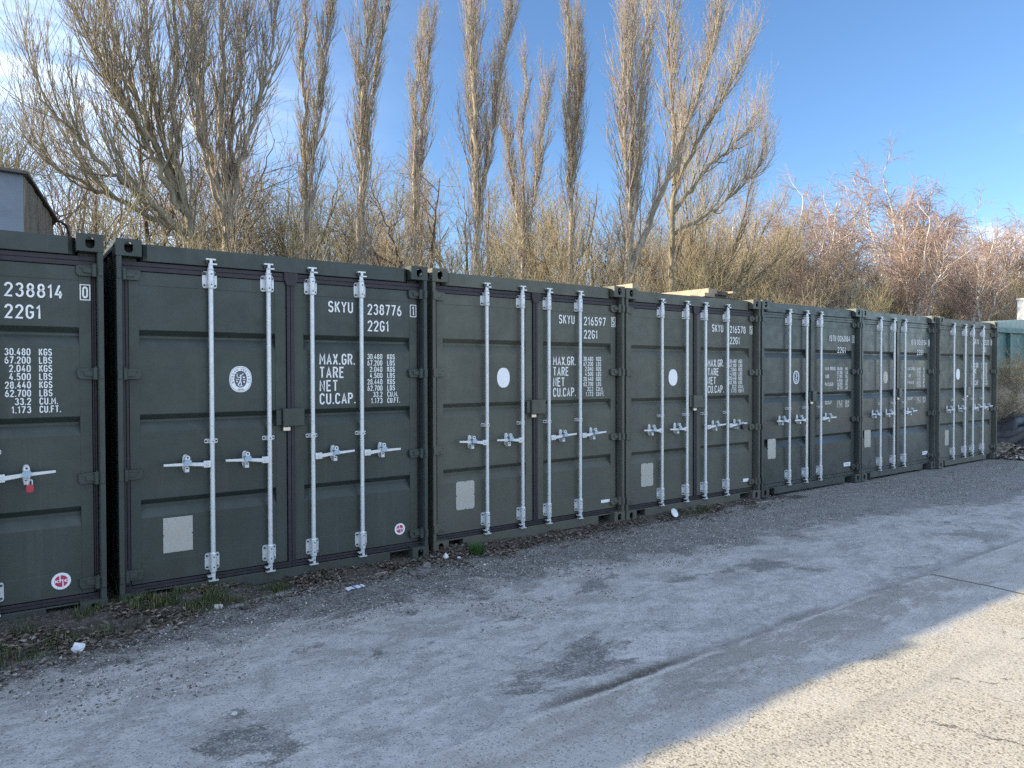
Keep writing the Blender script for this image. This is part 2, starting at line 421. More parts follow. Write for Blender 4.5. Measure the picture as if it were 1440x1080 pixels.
BANDS = [(1.965, 1.838), (1.362, 1.236), (0.752, 0.622)]
def door_mesh(u0, u1, pu0, pu1):
    """leaf: welded frame members and a pressed panel with three inward channels"""
    mb = MB(); y = DOOR_Y; b = y + 0.060
    mb.box(u0, pu0, y-0.003, b, 0.155, 2.378); mb.box(pu1, u1, y-0.003, b, 0.155, 2.378)
    mb.box(pu0, pu1, y-0.003, b, 2.281, 2.378); mb.box(pu0, pu1, y-0.003, b, 0.155, 0.312)
    prof = [(y, 2.281)]
    for a, c in BANDS:
        prof += [(y, a), (y+0.044, a-0.038), (y+0.044, c+0.070), (y, c)]
    prof.append((y, 0.312))
    n = len(prof)
    mb.add([(u, p, q) for u in (pu0, pu1) for p, q in prof], [(i, i+1, n+i+1, n+i) for i in range(n-1)])
    return mb

def hinge(parent, z, right, mat):
    mb = MB()
    f = (lambda u: W-u) if right else (lambda u: u)
    poly = [(0.040, z-0.036), (0.146, z-0.036), (0.160, z-0.016), (0.162, z+0.030), (0.146, z+0.036), (0.040, z+0.040)]
    mb.prism([(f(a), b) for a, b in poly], 0.048, 0.074)
    mb.prism([(f(0.045), z-0.020), (f(0.120), z-0.012), (f(0.120), z+0.014), (f(0.045), z+0.026)], 0.036, 0.048)
    mb.tube((f(0.135), 0.048, z+0.018), (f(0.135), 0.042, z+0.018), 0.007, n=8)
    mb.tube((f(0.052), 0.030, z-0.040), (f(0.052), 0.030, z+0.043), 0.019, n=12)
    a, b = sorted((f(0.006), f(0.034))); mb.box(a, b, -0.006, 0.004, z-0.034, z+0.036)
    mb.tube((f(0.052), 0.030, z+0.043), (f(0.052), 0.030, z+0.052), 0.009, n=8)
    mb.build('hinge', [mat], parent, bevel=0.003)

_bar = {}
def locking_bar(parent, u, side, ztop=2.505, zbot=0.105, padlock=None, lock_red=False, whiter=False):
    """galvanised rod with brackets, guide, cams, handle and its catch; side = way the handle points"""
    def part(key, name, mats, par, fn, bevel=0):
        if key not in _bar:
            mb = MB(); fn(mb); o = mb.build(name, mats, par, bevel=bevel, smooth=True); _bar[key] = o.data
        else: o = link(name, _bar[key], par, bevel)
        return o
    y = 0.034; r = 0.0172
    bar = part('rod', 'locking_bar', ['galv'], parent, lambda mb: mb.tube((0, y, zbot+0.05), (0, y, ztop-0.05), r, n=18))
    bar.location = (u, 0, 0)
    def bracket(mb):
        mb.prism([(a, b) for a, b in oval(0, 0, 0.052, 0.062, 24, 7)], DOOR_Y-0.010, DOOR_Y-0.003)
        pts = [(-0.026, DOOR_Y-0.003)]
        for i in range(9):
            t = math.pi*i/8; pts.append((-0.025*math.cos(t), y-0.026*math.sin(t)))
        pts += [(0.026, DOOR_Y-0.003)]
        mb.prism(pts, -0.062, 0.062, 'z')
        for sx in (-1, 1):
            for sz in (-1, 1): mb.tube((sx*0.038, DOOR_Y-0.010, sz*0.042), (sx*0.038, DOOR_Y-0.018, sz*0.042), 0.0075, n=8, m=1)
        for sz in (-1, 1): mb.tube((0, y-0.0262, sz*0.038), (0, y-0.0275, sz*0.038), 0.0055, n=8, m=1)  # dark discs stand in for the shade in two holes
        for sz in (-1, 1): mb.tube((0, y, sz*0.062), (0, y, sz*0.070), 0.024, 0.021, n=16)
    for z in (2.352, 0.248):
        b = part('bracket', 'bracket', ['galv', 'bolt'], bar, bracket); b.location = (0, 0, z)
    def guide(mb):
        mb.prism(oval(0, 0, 0.048, 0.017, 20, 5), DOOR_Y-0.010, DOOR_Y-0.003)
        pts = [(-0.024, DOOR_Y-0.003)] + [(-0.023*math.cos(math.pi*i/8), y-0.023*math.sin(math.pi*i/8)) for i in range(9)] + [(0.024, DOOR_Y-0.003)]
        mb.prism(pts, -0.015, 0.015, 'z')
        for sx in (-1, 1): mb.tube((sx*0.037, DOOR_Y-0.010, 0), (sx*0.037, DOOR_Y-0.018, 0), 0.0075, n=8, m=1)
        mb.tube((0, y-0.0232, 0), (0, y-0.025, 0), 0.005, n=8, m=1)
    part('guide', 'guide_clamp', ['galv', 'bolt'], bar, guide).location = (0, 0, 1.150)
    def cam(mb):
        mb.tube((0, y, -0.045), (0, y, 0.012), 0.0195, 0.016, n=14)
        mb.tube((0, y, -0.034), (0, y, -0.026), 0.025, n=14)
        mb.box(-0.010, 0.010, y-0.020, y+0.019, 0.0, 0.045)
        mb.box(-0.034, 0.034, y-0.016, y+0.019, 0.036, 0.047)
        mb.box(-0.010, 0.042, y-0.020, y+0.019, 0.002, 0.012)
        mb.box(-0.034, -0.022, y-0.008, y+0.019, 0.010, 0.036, 1); mb.box(0.020, 0.032, y-0.008, y+0.019, 0.014, 0.036, 1)
    c = part('cam', 'cam_end', ['galv', 'bolt'], bar, cam); c.location = (0, 0, ztop-0.047)
    c = part('camb', 'cam_end', ['galv', 'bolt'], bar, cam); c.location = (0, 0, zbot+0.047); c.rotation_euler = (0, math.pi, 0)
    def handle(mb):
        hb = [(0.012, -0.026), (0.066, -0.026), (0.066, 0.024), (0.012, 0.024)]
        mb.prism(hb, y-0.030, y-0.006)
        mb.tube((0.040, y-0.030, 0), (0.040, y-0.036, 0), 0.012, n=12)
        for a, b in (((0.060, y-0.026, -0.002), (0.17, y-0.036, 0.008)), ((0.17, y-0.036, 0.008), (0.34, y-0.040, 0.012))):
            n = len(mb.v)
            (x0, y0_, z0), (x1, y1_, z1) = a, b; h0, h1 = (0.015, 0.012) if x0 < .1 else (0.012, 0.0085)
            vs = [(x0, y0_-0.005, z0-h0), (x0, y0_+0.005, z0-h0), (x0, y0_+0.005, z0+h0), (x0, y0_-0.005, z0+h0),
                  (x1, y1_-0.005, z1-h1), (x1, y1_+0.005, z1-h1), (x1, y1_+0.005, z1+h1), (x1, y1_-0.005, z1+h1)]
            mb.add(vs, [(0, 1, 2, 3), (7, 6, 5, 4), (0, 4, 5, 1), (1, 5, 6, 2), (2, 6, 7, 3), (3, 7, 4, 0)])
    zh = 0.985
    h = part('handle', 'handle', ['galv'], bar, handle, 0.002); h.location = (0, 0, zh); h.scale = (side, 1, 1); h.rotation_euler = (0, side*R(random.uniform(-2.5, 2.0)), 0)
    def catch(mb):
        mb.prism(oval(0, 0, 0.021, 0.064, 24, 3), DOOR_Y-0.012, DOOR_Y-0.003)
        mb.prism(oval(0, 0.044, 0.017, 0.020, 18), y-0.048, y-0.020)
        mb.prism(oval(0, 0.048, 0.007, 0.007, 10), y-0.050, y-0.048, m=1)  # dark disc drawn in place of a shaded hole
        mb.box(-0.015, 0.015, y-0.022, DOOR_Y-0.012, -0.060, -0.022)
        mb.box(-0.009, 0.009, y-0.0235, y-0.022, -0.036, -0.028, 1)
        mb.prism([(-0.023, -0.004), (0.023, -0.004), (0.025, 0.022), (0.016, 0.034), (-0.016, 0.034), (-0.025, 0.022)], y-0.060, y-0.048, m=2)
        mb.box(-0.022, 0.022, y-0.050, y-0.012, 0.020, 0.030, 2)
    c = part('catch', 'handle_catch', ['galv', 'bolt', 'zinc'], bar, catch); c.location = (side*0.180, 0, zh+0.010)
    return bar

def lock_box(parent, u0, u1, z0, z1, mat):
    mb = MB(); b_ = DOOR_Y-0.004
    mb.box(u0+0.046, u1, 0.018, 0.060, z0, z1); mb.box(u0, u0+0.044, 0.045, b_, z0+0.008, z1-0.012)
    mb.box(u0+0.046, u1, 0.060, b_, z0+0.01, z1-0.01)
    b = mb.build('lock_box', [mat], parent, bevel=0.005)
    p = MB(); c = (u0+u1)/2-0.03
    p.box(c-0.028, c+0.028, 0.030, 0.054, z0-0.034, z0-0.006)
    p.tube((c-0.018, 0.042, z0-0.006), (c-0.018, 0.042, z0+0.01), 0.005, n=8); p.tube((c+0.018, 0.042, z0-0.006), (c+0.018, 0.042, z0+0.01), 0.005, n=8)
    p.build('padlock', ['brass'], b, bevel=0.003)

def emblem(parent, cx, cz, a, b, style):
    y = DOOR_Y-0.0012; mb = MB(); s = 2.25
    def ring(mb, k0, k1, yy, m, e=s):
        o = oval(cx, cz, a*k0, b*k0, 48, e); i = oval(cx, cz, a*k1, b*k1, 48, e)
        mb.add([(p[0], yy, p[1]) for p in o+i], [(j, (j+1) % 48, 48+(j+1) % 48, 48+j) for j in range(48)], m)
    def disc(k, yy, m, ka=None):
        o = oval(cx, cz, a*(ka or k), b*k, 48, s); mb.add([(p[0], yy, p[1]) for p in o], [tuple(range(48))], m)
    def stroke(pts, wd, yy, m):
        for (x0, z0), (x1, z1) in zip(pts, pts[1:]):
            dx, dz = x1-x0, z1-z0; l = math.hypot(dx, dz) or 1; nx, nz = -dz/l*wd/2, dx/l*wd/2
            q = [(x0+nx, z0+nz), (x1+nx, z1+nz), (x1-nx, z1-nz), (x0-nx, z0-nz)]
            mb.add([(cx+a*p[0], yy, cz+b*p[1]) for p in q], [(0, 1, 2, 3)], m)
    if style == 'plain':
        disc(1, y, 0)
    elif style == 'seal':
        disc(1, y, 0); ring(mb, 0.93, 0.905, y-0.0006, 1); disc(0.64, y-0.0006, 1, 0.56)
        for i, ch in enumerate('BUREAU VERITAS'):
            if ch == ' ': continue
            t = R(198 - i*216/13.0); px, pz = cx+a*0.74*math.cos(t), cz+b*0.78*math.sin(t)
            v, f = glyphs(ch, 0.02); rot = t-math.pi/2; sc_ = 0.021
            mx = sum(q[0] for q in v)/len(v); my = sum(q[1] for q in v)/len(v)
            mb.add([(px+((q[0]-mx)*math.cos(rot)-(q[1]-my)*math.sin(rot))*sc_, y-0.0006, pz+((q[0]-mx)*math.sin(rot)+(q[1]-my)*math.cos(rot))*sc_) for q in v], f, 1)
        put_text(mb, '1828', cx-a*0.26, cx+a*0.26, cz-b*0.86, cz-b*0.72, y-0.0006, 1, 0.2)
        yy = y-0.0012
        for pts, wd in (([(-0.32, 0.44), (-0.30, 0.16), (-0.06, 0.12)], .055), ([(0.0, 0.34), (0.02, 0.0), (-0.08, -0.25), (-0.24, -0.46)], .10), ([(0.02, 0.16), (0.14, 0.34), (0.26, 0.46)], .055),
                        ([(-0.02, -0.10), (0.06, -0.32), (0.04, -0.48)], .08), ([(0.20, 0.14), (0.38, 0.14)], .10), ([(0.22, -0.02), (0.42, -0.02)], .05), ([(0.24, -0.20), (0.38, -0.22)], .12),
                        ([(-0.42, -0.02), (-0.14, -0.02)], .05), ([(-0.38, -0.16), (-0.26, -0.2)], .10), ([(-0.2, -0.52), (0.2, -0.52)], .05)): stroke(pts, wd, yy, 0)
    elif style == 'navy':
        disc(1, y, 0); disc(0.84, y-0.0006, 2, 0.80); ring(mb, 0.70, 0.62, y-0.0012, 0)
        stroke([(-0.1, 0.5), (0.05, 0.1), (0.3, 0.3)], 0.16, y-0.0016, 0); stroke([(0.05, 0.2), (-0.2, -0.2), (0.1, -0.5)], 0.2, y-0.0016, 0)
    elif style == 'cream':
        disc(1, y, 3); ring(mb, 0.74, 0.66, y-0.0006, 1); stroke([(-0.2, 0.3), (0.1, 0.0), (-0.1, -0.4)], 0.14, y-0.0006, 1)
    mb.build('round_emblem', ['white', 'ink', 'inkblue', 'cream'], parent)

def xhc_sticker(parent, cx, cz, r=0.056):
    y = DOOR_Y-0.004; mb = MB()
    def d(k, yy, m): mb.add([(p[0], yy, p[1]) for p in oval(cx, cz, r*k, r*k, 40)], [tuple(range(40))], m)
    d(1, y, 0); d(0.70, y-0.0006, 1)
    yy = y-0.0012
    put_type(mb, 'x', cx-r*0.74, cx-r*0.22, cz-r*0.17, cz+r*0.17, yy, 0, 0.03)
    put_type(mb, 'c', cx+r*0.30, cx+r*0.78, cz-r*0.17, cz+r*0.19, yy, 0, 0.03)
    mb.box(cx-r*0.18, cx-r*0.07, yy-0.0002, yy, cz-r*0.17, cz+r*0.72, 0)
    mb.box(cx+r*0.12, cx+r*0.23, yy-0.0002, yy, cz-r*0.72, cz+r*0.12, 0)
    mb.box(cx-r*0.07, cx+r*0.23, yy-0.0002, yy, cz+r*0.07, cz+r*0.18, 0)
    mb.build('round_sticker', ['white', 'crimson'], parent)

def lettering(parent, owner, num, chk, kind='sky', du=0.0):
    y = DOOR_Y-0.0045; sky_ = kind == 'sky'
    def one(name, rows, yy, wt=0.13):
        mb = MB()
        q = lambda u: u + du + DOOR_Y*((0.722 if sky_ else 8.168)+u)/5.6
        f = lambda z: 1.65+(z-1.65)*1.012
        for r_ in rows: put_text(mb, r_[0], q(r_[1]), q(r_[2]), f(r_[3]), f(r_[4]), yy, 0, wt)
        return mb
    rows = [('owner_code', owner, 1.517, 1.731, 2.150, 2.243), ('serial_number', num, 1.860, 2.176, 2.145, 2.237), ('size_code', '22G1', 1.860, 2.054, 2.006, 2.098)] if sky_ else \
           [('owner_code', owner, 1.560, 1.725, 2.090, 2.175), ('serial_number', num, 1.770, 2.100, 2.090, 2.175), ('size_code', '22G1', 1.765, 1.985, 1.925, 2.010)]
    for r_ in rows: one(r_[0], [r_[1:]], y).build(r_[0], ['letter'], parent)
    bu, bz = (2.300, (2.149, 2.257)) if sky_ else (2.300, (2.082, 2.192));
    mb = MB(); put_text(mb, chk, bu+(0.014 if chk != '1' else 0.020), bu+(0.048 if chk != '1' else 0.042), bz[0]+0.014, bz[1]-0.014, y)
    for q in ((bu, bu+0.062, bz[0], bz[0]+0.006), (bu, bu+0.062, bz[1]-0.006, bz[1]), (bu, bu+0.006, bz[0]+0.006, bz[1]-0.006), (bu+0.056, bu+0.062, bz[0]+0.006, bz[1]-0.006)):
        mb.add([(q[0], y, q[2]), (q[1], y, q[2]), (q[1], y, q[3]), (q[0], y, q[3])], [(0, 1, 2, 3)])
    mb.build('check_digit', ['letter'], parent)
    y = DOOR_Y-0.0012
    if sky_:
        hd = [(t, 1.442, u1, z, z+0.092) for t, u1, z in (('MAX.GR.', 1.748, 1.722), ('TARE', 1.650, 1.614), ('NET', 1.597, 1.506), ('CU.CAP.', 1.751, 1.400))]
        L = [('30.480', 'KGS', 1.857), ('67.200', 'LBS', 1.857), ('2.040', 'KGS', 1.880), ('4.500', 'LBS', 1.880),
             ('28.440', 'KGS', 1.857), ('62.700', 'LBS', 1.857), ('33.2', 'CU.M.', 1.908), ('1.173', 'CU.FT.', 1.890)]
        va = [(a, u, 1.995, 1.770-i*0.0533, 1.770-i*0.0533+0.046) for i, (a, b_, u) in enumerate(L)]
        un = [(b_, 2.040, {'CU.M.': 2.142, 'CU.FT.': 2.158}.get(b_, 2.112), 1.770-i*0.0533, 1.770-i*0.0533+0.046) for i, (a, b_, u) in enumerate(L)]
    else:
        hd = [(t, 1.458, u1, z, z+0.050) for t, u1, z in (('MAX GROSS', 1.725, 1.672), ('TARE', 1.560, 1.560), ('PAYLOAD', 1.665, 1.448), ('CU.CAP', 1.625, 1.185))]
        L = [('30.480', 'KG', 1.672), ('67.200', 'LB', 1.616), ('2.190', 'KG', 1.560), ('4.830', 'LB', 1.504), ('28.290', 'KG', 1.448), ('62.370', 'LB', 1.392), ('33.2', 'CU.M', 1.185), ('1.173', 'CU.F', 1.132)]
        va = [(a, 1.770, 1.905, z, z+0.046) for a, b_, z in L]; un = [(b_, 1.990, 2.045 if len(b_) == 2 else 2.09, z, z+0.046) for a, b_, z in L]
    one('h', hd, y, 0.13).build('capacity_heading', ['letter'], parent)
    for sl in ((slice(None),) if sky_ else (slice(0, 6), slice(6, 8))):
        one('v', va[sl], y, 0.14).build('capacity_figures', ['letter'], parent)
        one('u', un[sl], y, 0.14).build('capacity_units', ['letter'], parent)

def data_plate(parent, u0, u1, z0, z1, scallop, paler=False):
    mb = MB(); y = DOOR_Y-0.004; c = 0.012
    if scallop:
        um, zm = (u0+u1)/2, (z0+z1)/2
        poly = [(u0+c, z0), (um-c, z0), (um, z0+c*.7), (um+c, z0), (u1-c, z0), (u1-c*.8, z0+c*.8), (u1, z0+c), (u1, zm-c), (u1-c*.8, zm), (u1, zm+c), (u1, z1-c), (u1-c*.8, z1-c*.8), (u1-c, z1),
                (um+c, z1), (um, z1-c), (um-c, z1), (u0+c, z1), (u0+c*.8, z1-c*.8), (u0, z1-c), (u0, zm+c), (u0+c*.8, zm), (u0, zm-c), (u0, z0+c), (u0+c*.8, z0+c*.8)]
    else:
        zm = (z0+z1)/2
        poly = [(u0, z0), (u1, z0), (u1, zm-0.006), (u1-0.010, zm), (u1, zm+0.006), (u1, z1), (u0, z1), (u0, zm+0.006), (u0+0.010, zm), (u0, zm-0.006)]
    mb.prism(poly, y, DOOR_Y-0.0005)
    mb.build('data_plate', ['plate'], parent)

def container(i, x, dy, a, z, mat, label, **k):
    root = empty('shipping_container', (x, D0+dy, z), a)
    tag(root, label, 'shipping container', 'shipping containers standing side by side in a row')
    frame_mesh().build('frame', [mat, 'hollow'], root, bevel=0.003)
    shell_mesh().build('walls', [mat], root)
    for right in (False, True):
        for z0 in (0.0, H-0.118): casting(root, W-0.162 if right else 0.0, z0, mat, right)
    dl = door_mesh(0.086, 1.198, 0.152, 1.112).build('door', [mat], root, bevel=0.0025)
    dr = door_mesh(1.262, W-0.072, 1.340, W-0.144).build('door', [mat], root, bevel=0.0025)
    gk = k.get('gasket', 'rubber')
    mb = MB()
    def strip(u0, u1, z0, z1, y=0.070):      # double-ribbed sealing strip
        if u1-u0 > z1-z0:
            h = (z1-z0)/2-0.002; mb.box(u0, u1, y, 0.1115, z0, z0+h); mb.box(u0, u1, y, 0.1115, z1-h, z1)
        else:
            h = (u1-u0)/2-0.002; mb.box(u0, u0+h, y, 0.1115, z0, z1); mb.box(u1-h, u1, y, 0.1115, z0, z1)
        mb.box(u0, u1, y+0.008, 0.111, z0, z1)
    strip(0.042, W-0.042, 2.382, 2.446, 0.068); strip(0.042, W-0.042, 0.108, 0.150, 0.070)
    strip(0.043, 0.083, 0.152, 2.380, 0.074); strip(W-0.069, W-0.043, 0.152, 2.380, 0.085)
    strip(1.202, 1.258, 0.152, 2.380, 0.060)
    mb.prism([(1.180, 2.450), (1.290, 2.450), (1.290, 2.392), (1.260, 2.350), (1.200, 2.350), (1.180, 2.400)], 0.050, 0.066)
    mb.build('gasket', [gk], root, bevel=0.002)
    for right in (False, True):
        for z0 in (2.347, 1.650, 0.940, 0.228): hinge(root, z0, right, mat)
    def P(u, d=DOOR_Y): return u + d*(x+u)/5.6
    for j, u in enumerate(k['bars']):
        u = P(u, 0.035)
        locking_bar(root, u, -1 if j < 2 else 1)
    if 'box' in k: lock_box(root, *k['box'], mat)
    e = k['emblem']; emblem(root, P(e[0]), *e[1:])
    p = k['plate']; data_plate(root, P(p[0]), P(p[1]), *p[2:])
    lettering(root, *k['text'])
    for s in k.get('xhc', []): xhc_sticker(root, P(s[0]), *s[1:])
    for s in k.get('sticker', []):
        s = (P(s[0]), P(s[1]), *s[2:])
        mb = MB(); mb.prism([(s[0], s[2]), (s[1], s[2]), (s[1], s[3]), (s[0], s[3])], DOOR_Y-0.0045, DOOR_Y-0.003)
        if len(s) > 4: put_text(mb, s[4], s[0]+0.03, s[1]-0.03, s[2]+0.014, s[3]-0.014, DOOR_Y-0.0050, 1, 0.2)
        mb.build('label_sticker', ['white', 'inkblue'], root)
    return root

FIT = [[-1.7888, -0.031, -0.0084, 0.0013], [0.7222, -0.0218, -0.007, -0.0023], [3.2388, 0.015, 0.0082, 0.0033], [5.7038, 0.041, -0.006, -0.0043],
       [8.1684, 0.0244, -0.011, 0.0018], [10.6347, 0.002, 0.0044, 0.0023], [13.1025, -0.0297, 0.0029, -0.002]]
B4 = (0.618, 1.040, 1.385, 1.807)
SPEC = [
    ('paint_a', 'dark green container cut off by the left edge, a red padlock on its handle',
     dict(bars=B4, emblem=(0.825, 1.61, 0.083, 0.100, 'seal'), plate=(0.28, 0.477, 0.351, 0.605, False), text=('SKYU', '238814', '0', 'sky', -0.014), xhc=[(2.168, 0.262)], box=(1.108, 1.325, 1.234, 1.376))),
    ('paint_a', 'largest dark green container, with a detailed white oval emblem and square metal data plate',
     dict(bars=B4, emblem=(0.825, 1.61, 0.083, 0.100, 'seal'), plate=(0.28, 0.477, 0.351, 0.605, False), text=('SKYU', '238776', '1'), xhc=[(2.151, 0.284, 0.050)], box=(1.108, 1.325, 1.234, 1.376))),
    ('paint_b', 'faded olive container numbered 216597, green grass tuft at its foot',
     dict(bars=(0.592, 1.017, 1.353, 1.777), emblem=(0.785, 1.60, 0.076, 0.097, 'plain'), plate=(0.24, 0.443, 0.361, 0.628, True), text=('SKYU', '216597', '5'), sticker=[(2.073, 2.200, 0.226, 0.258)], box=(1.108, 1.325, 1.234, 1.376))),
    ('paint_c', 'faded olive container with the timber stacked on its roof, numbered 216578',
     dict(bars=(0.573, 1.002, 1.337, 1.758), emblem=(0.755, 1.595, 0.076, 0.097, 'plain'), plate=(0.225, 0.421, 0.346, 0.613, True), text=('SKYU', '216578', '5'), sticker=[(2.066, 2.178, 0.236, 0.276)], box=(1.108, 1.325, 1.228, 1.376))),
    ('paint_d', 'slate green container with three locking bars and a blue oval emblem, numbered 006884',
     dict(bars=(0.605, 1.007, 1.356), emblem=(0.755, 1.575, 0.070, 0.092, 'navy'), plate=(0.115, 0.290, 0.486, 0.753, True), text=('ISTU', '006884', '1', 'ist'), sticker=[(1.950, 2.124, 0.243, 0.300, 'CSC')], box=(1.150, 1.290, 1.234, 1.380), gasket='paint_d')),
    ('paint_e', 'grey green container with three locking bars and a cream oval emblem, numbered 006954',
     dict(bars=(0.552, 0.979, 1.331), emblem=(0.705, 1.56, 0.070, 0.092, 'cream'), plate=(0.065, 0.250, 0.486, 0.753, True), text=('ISTU', '006954', '0', 'ist'), sticker=[(1.950, 2.124, 0.243, 0.300, 'CSC')], box=(1.150, 1.290, 1.234, 1.380), gasket='paint_e')),
    ('paint_f', 'weathered grey green container farthest along the row, nearest the teal skip',
     dict(bars=(0.547, 1.006, 1.333, 1.764), emblem=(0.715, 1.605, 0.076, 0.097, 'plain'), plate=(0.21, 0.36, 0.36, 0.63, True), text=('SKYU', '216532', '0'), sticker=[(2.11, 2.20, 0.22, 0.26)], box=(1.108, 1.325, 1.228, 1.376), gasket='paint_f')),
]
for i, ((x_, dy_, a_, z_), (mt, lb, kw)) in enumerate(zip(FIT, SPEC)):
    container(i, x_, dy_, a_, z_, mt, lb, **kw)
for i, (x_, lb) in enumerate(((-4.30, 'unseen dark green container added beyond the left edge for the yard shadow'), (-6.81, 'second unseen dark green container added farther left for the yard shadow'))):
    container(7+i, x_, -0.03, 0, 0, 'paint_a', lb, **{**SPEC[0][2], 'text': ('SKYU', ('238802', '238795')[i], '5')})  # two unseen containers added so the row's shadow carries on across the yard

def c2w(i, u, y, z):
    x_, dy_, a_, z_ = FIT[i]
    return (x_+u*math.cos(a_)-y*math.sin(a_), D0+dy_+u*math.sin(a_)+y*math.cos(a_), z_+z)

# red padlock hanging from the first container's handle catch
pr = empty('padlock', c2w(0, 2.003, -0.018, 0.944)); tag(pr, 'small red padlock hanging from the handle catch on the leftmost container', 'padlock')
mb = MB(); mb.prism(oval(0, -0.032, 0.021, 0.026, 20, 3.5), -0.012, 0.012); mb.build('lock_body', ['red'], pr, bevel=0.003)
mb = MB(); mb.tube((-0.013, 0, -0.015), (-0.013, 0, 0.022), 0.0035, n=8); mb.tube((0.013, 0, -0.015), (0.013, 0, 0.022), 0.0035, n=8); mb.tube((-0.013, 0, 0.022), (0.013, 0, 0.022), 0.0035, n=8)
mb.build('shackle', ['galv'], pr)
pr = empty('padlock', c2w(3, 2.03, -0.030, 0.985)); tag(pr, 'black rubber covered padlock on the right hand handle of the olive container below the timber', 'padlock')
mb = MB(); mb.prism(oval(0, -0.02, 0.034, 0.036, 20, 2.6), -0.02, 0.02); mb.build('lock_body', ['black'], pr, bevel=0.005)
mb = MB(); mb.tube((-0.015, 0, 0.0), (-0.015, 0, 0.035), 0.005, n=8); mb.tube((0.015, 0, 0.0), (0.015, 0, 0.035), 0.005, n=8); mb.tube((-0.015, 0, 0.035), (0.015, 0, 0.035), 0.005, n=8)
mb.build('shackle', ['galv'], pr)

# ------------------------------------------------------------------ numpy mesh helpers
def np_mesh(name, V, Fq, mats, midx=None, smooth=False):
    V = np.asarray(V, np.float32); Fq = np.asarray(Fq, np.int32)
    me = bpy.data.meshes.new(name); k = Fq.shape[1]
    me.vertices.add(len(V)); me.vertices.foreach_set('co', V.ravel())
    me.loops.add(Fq.size); me.loops.foreach_set('vertex_index', Fq.ravel())
    me.polygons.add(len(Fq)); me.polygons.foreach_set('loop_start', np.arange(0, Fq.size, k, dtype=np.int32))
    if midx is not None: me.polygons.foreach_set('material_index', np.asarray(midx, np.int32))
    if smooth: me.polygons.foreach_set('use_smooth', np.ones(len(Fq), bool))
    for q in mats: me.materials.append(M[q] if isinstance(q, str) else q)
    me.update(calc_edges=True); me.validate()
    return me

def vnoise(x, y, s, seed=0):
    """cheap smooth value noise on arrays"""
    x = x*s; y = y*s; xi = np.floor(x).astype(int); yi = np.floor(y).astype(int); fx = x-xi; fy = y-yi
    fx = fx*fx*(3-2*fx); fy = fy*fy*(3-2*fy)
    def h(a, b):
        n = (a*374761393 + b*668265263 + seed*974711) & 0x7fffffff
        n = ((n ^ (n >> 13))*1274126177) & 0x7fffffff
        return ((n ^ (n >> 16)) & 0xffff)/65535.0
    return (h(xi, yi)*(1-fx)+h(xi+1, yi)*fx)*(1-fy)+(h(xi, yi+1)*(1-fx)+h(xi+1, yi+1)*fx)*fy

# ------------------------------------------------------------------ ground
def ground_h(x, y):
    hgt = 0.014*(vnoise(x, y, 0.8, 1)-0.5) + 0.006*(vnoise(x, y, 3.5, 2)-0.5)
    wob = y + 0.05*(vnoise(x, y, 2.5, 5)-0.5) + 0.04*(vnoise(x, y, 9.0, 6)-0.5)
    step = np.clip((wob-2.74)/0.03, 0, 1)
    hgt = hgt - 0.012*step + 0.012*np.clip((wob-2.90)/0.35, 0, 1)
    fine = 0.0035*(vnoise(x, y, 22, 3)-0.5)*np.clip((y-2.8)*2, 0, 1)
    hgt = hgt - 0.012*np.clip((y-5.2)/0.3, 0, 1)
    far = np.clip((np.hypot(x-5, y-4)-14)/20, 0, 1)
    return (hgt + fine)*(1-far) - 0.004
def axis(a, b, step, far, n):
    near = np.arange(a, b+1e-6, step)
    g_ = np.geomspace(step*2, far, n)
    return np.concatenate([(a-g_)[::-1], near, b+g_])
gx = axis(-1.5, 18, 0.045, 500, 28); gy = axis(1.0, 6.6, 0.035, 500, 28)
X, Y = np.meshgrid(gx, gy); Z = ground_h(X, Y)
nx, ny = len(gx), len(gy); idx = np.arange(nx*ny).reshape(ny, nx)
Fq = np.stack([idx[:-1, :-1], idx[:-1, 1:], idx[1:, 1:], idx[1:, :-1]], -1).reshape(-1, 4)

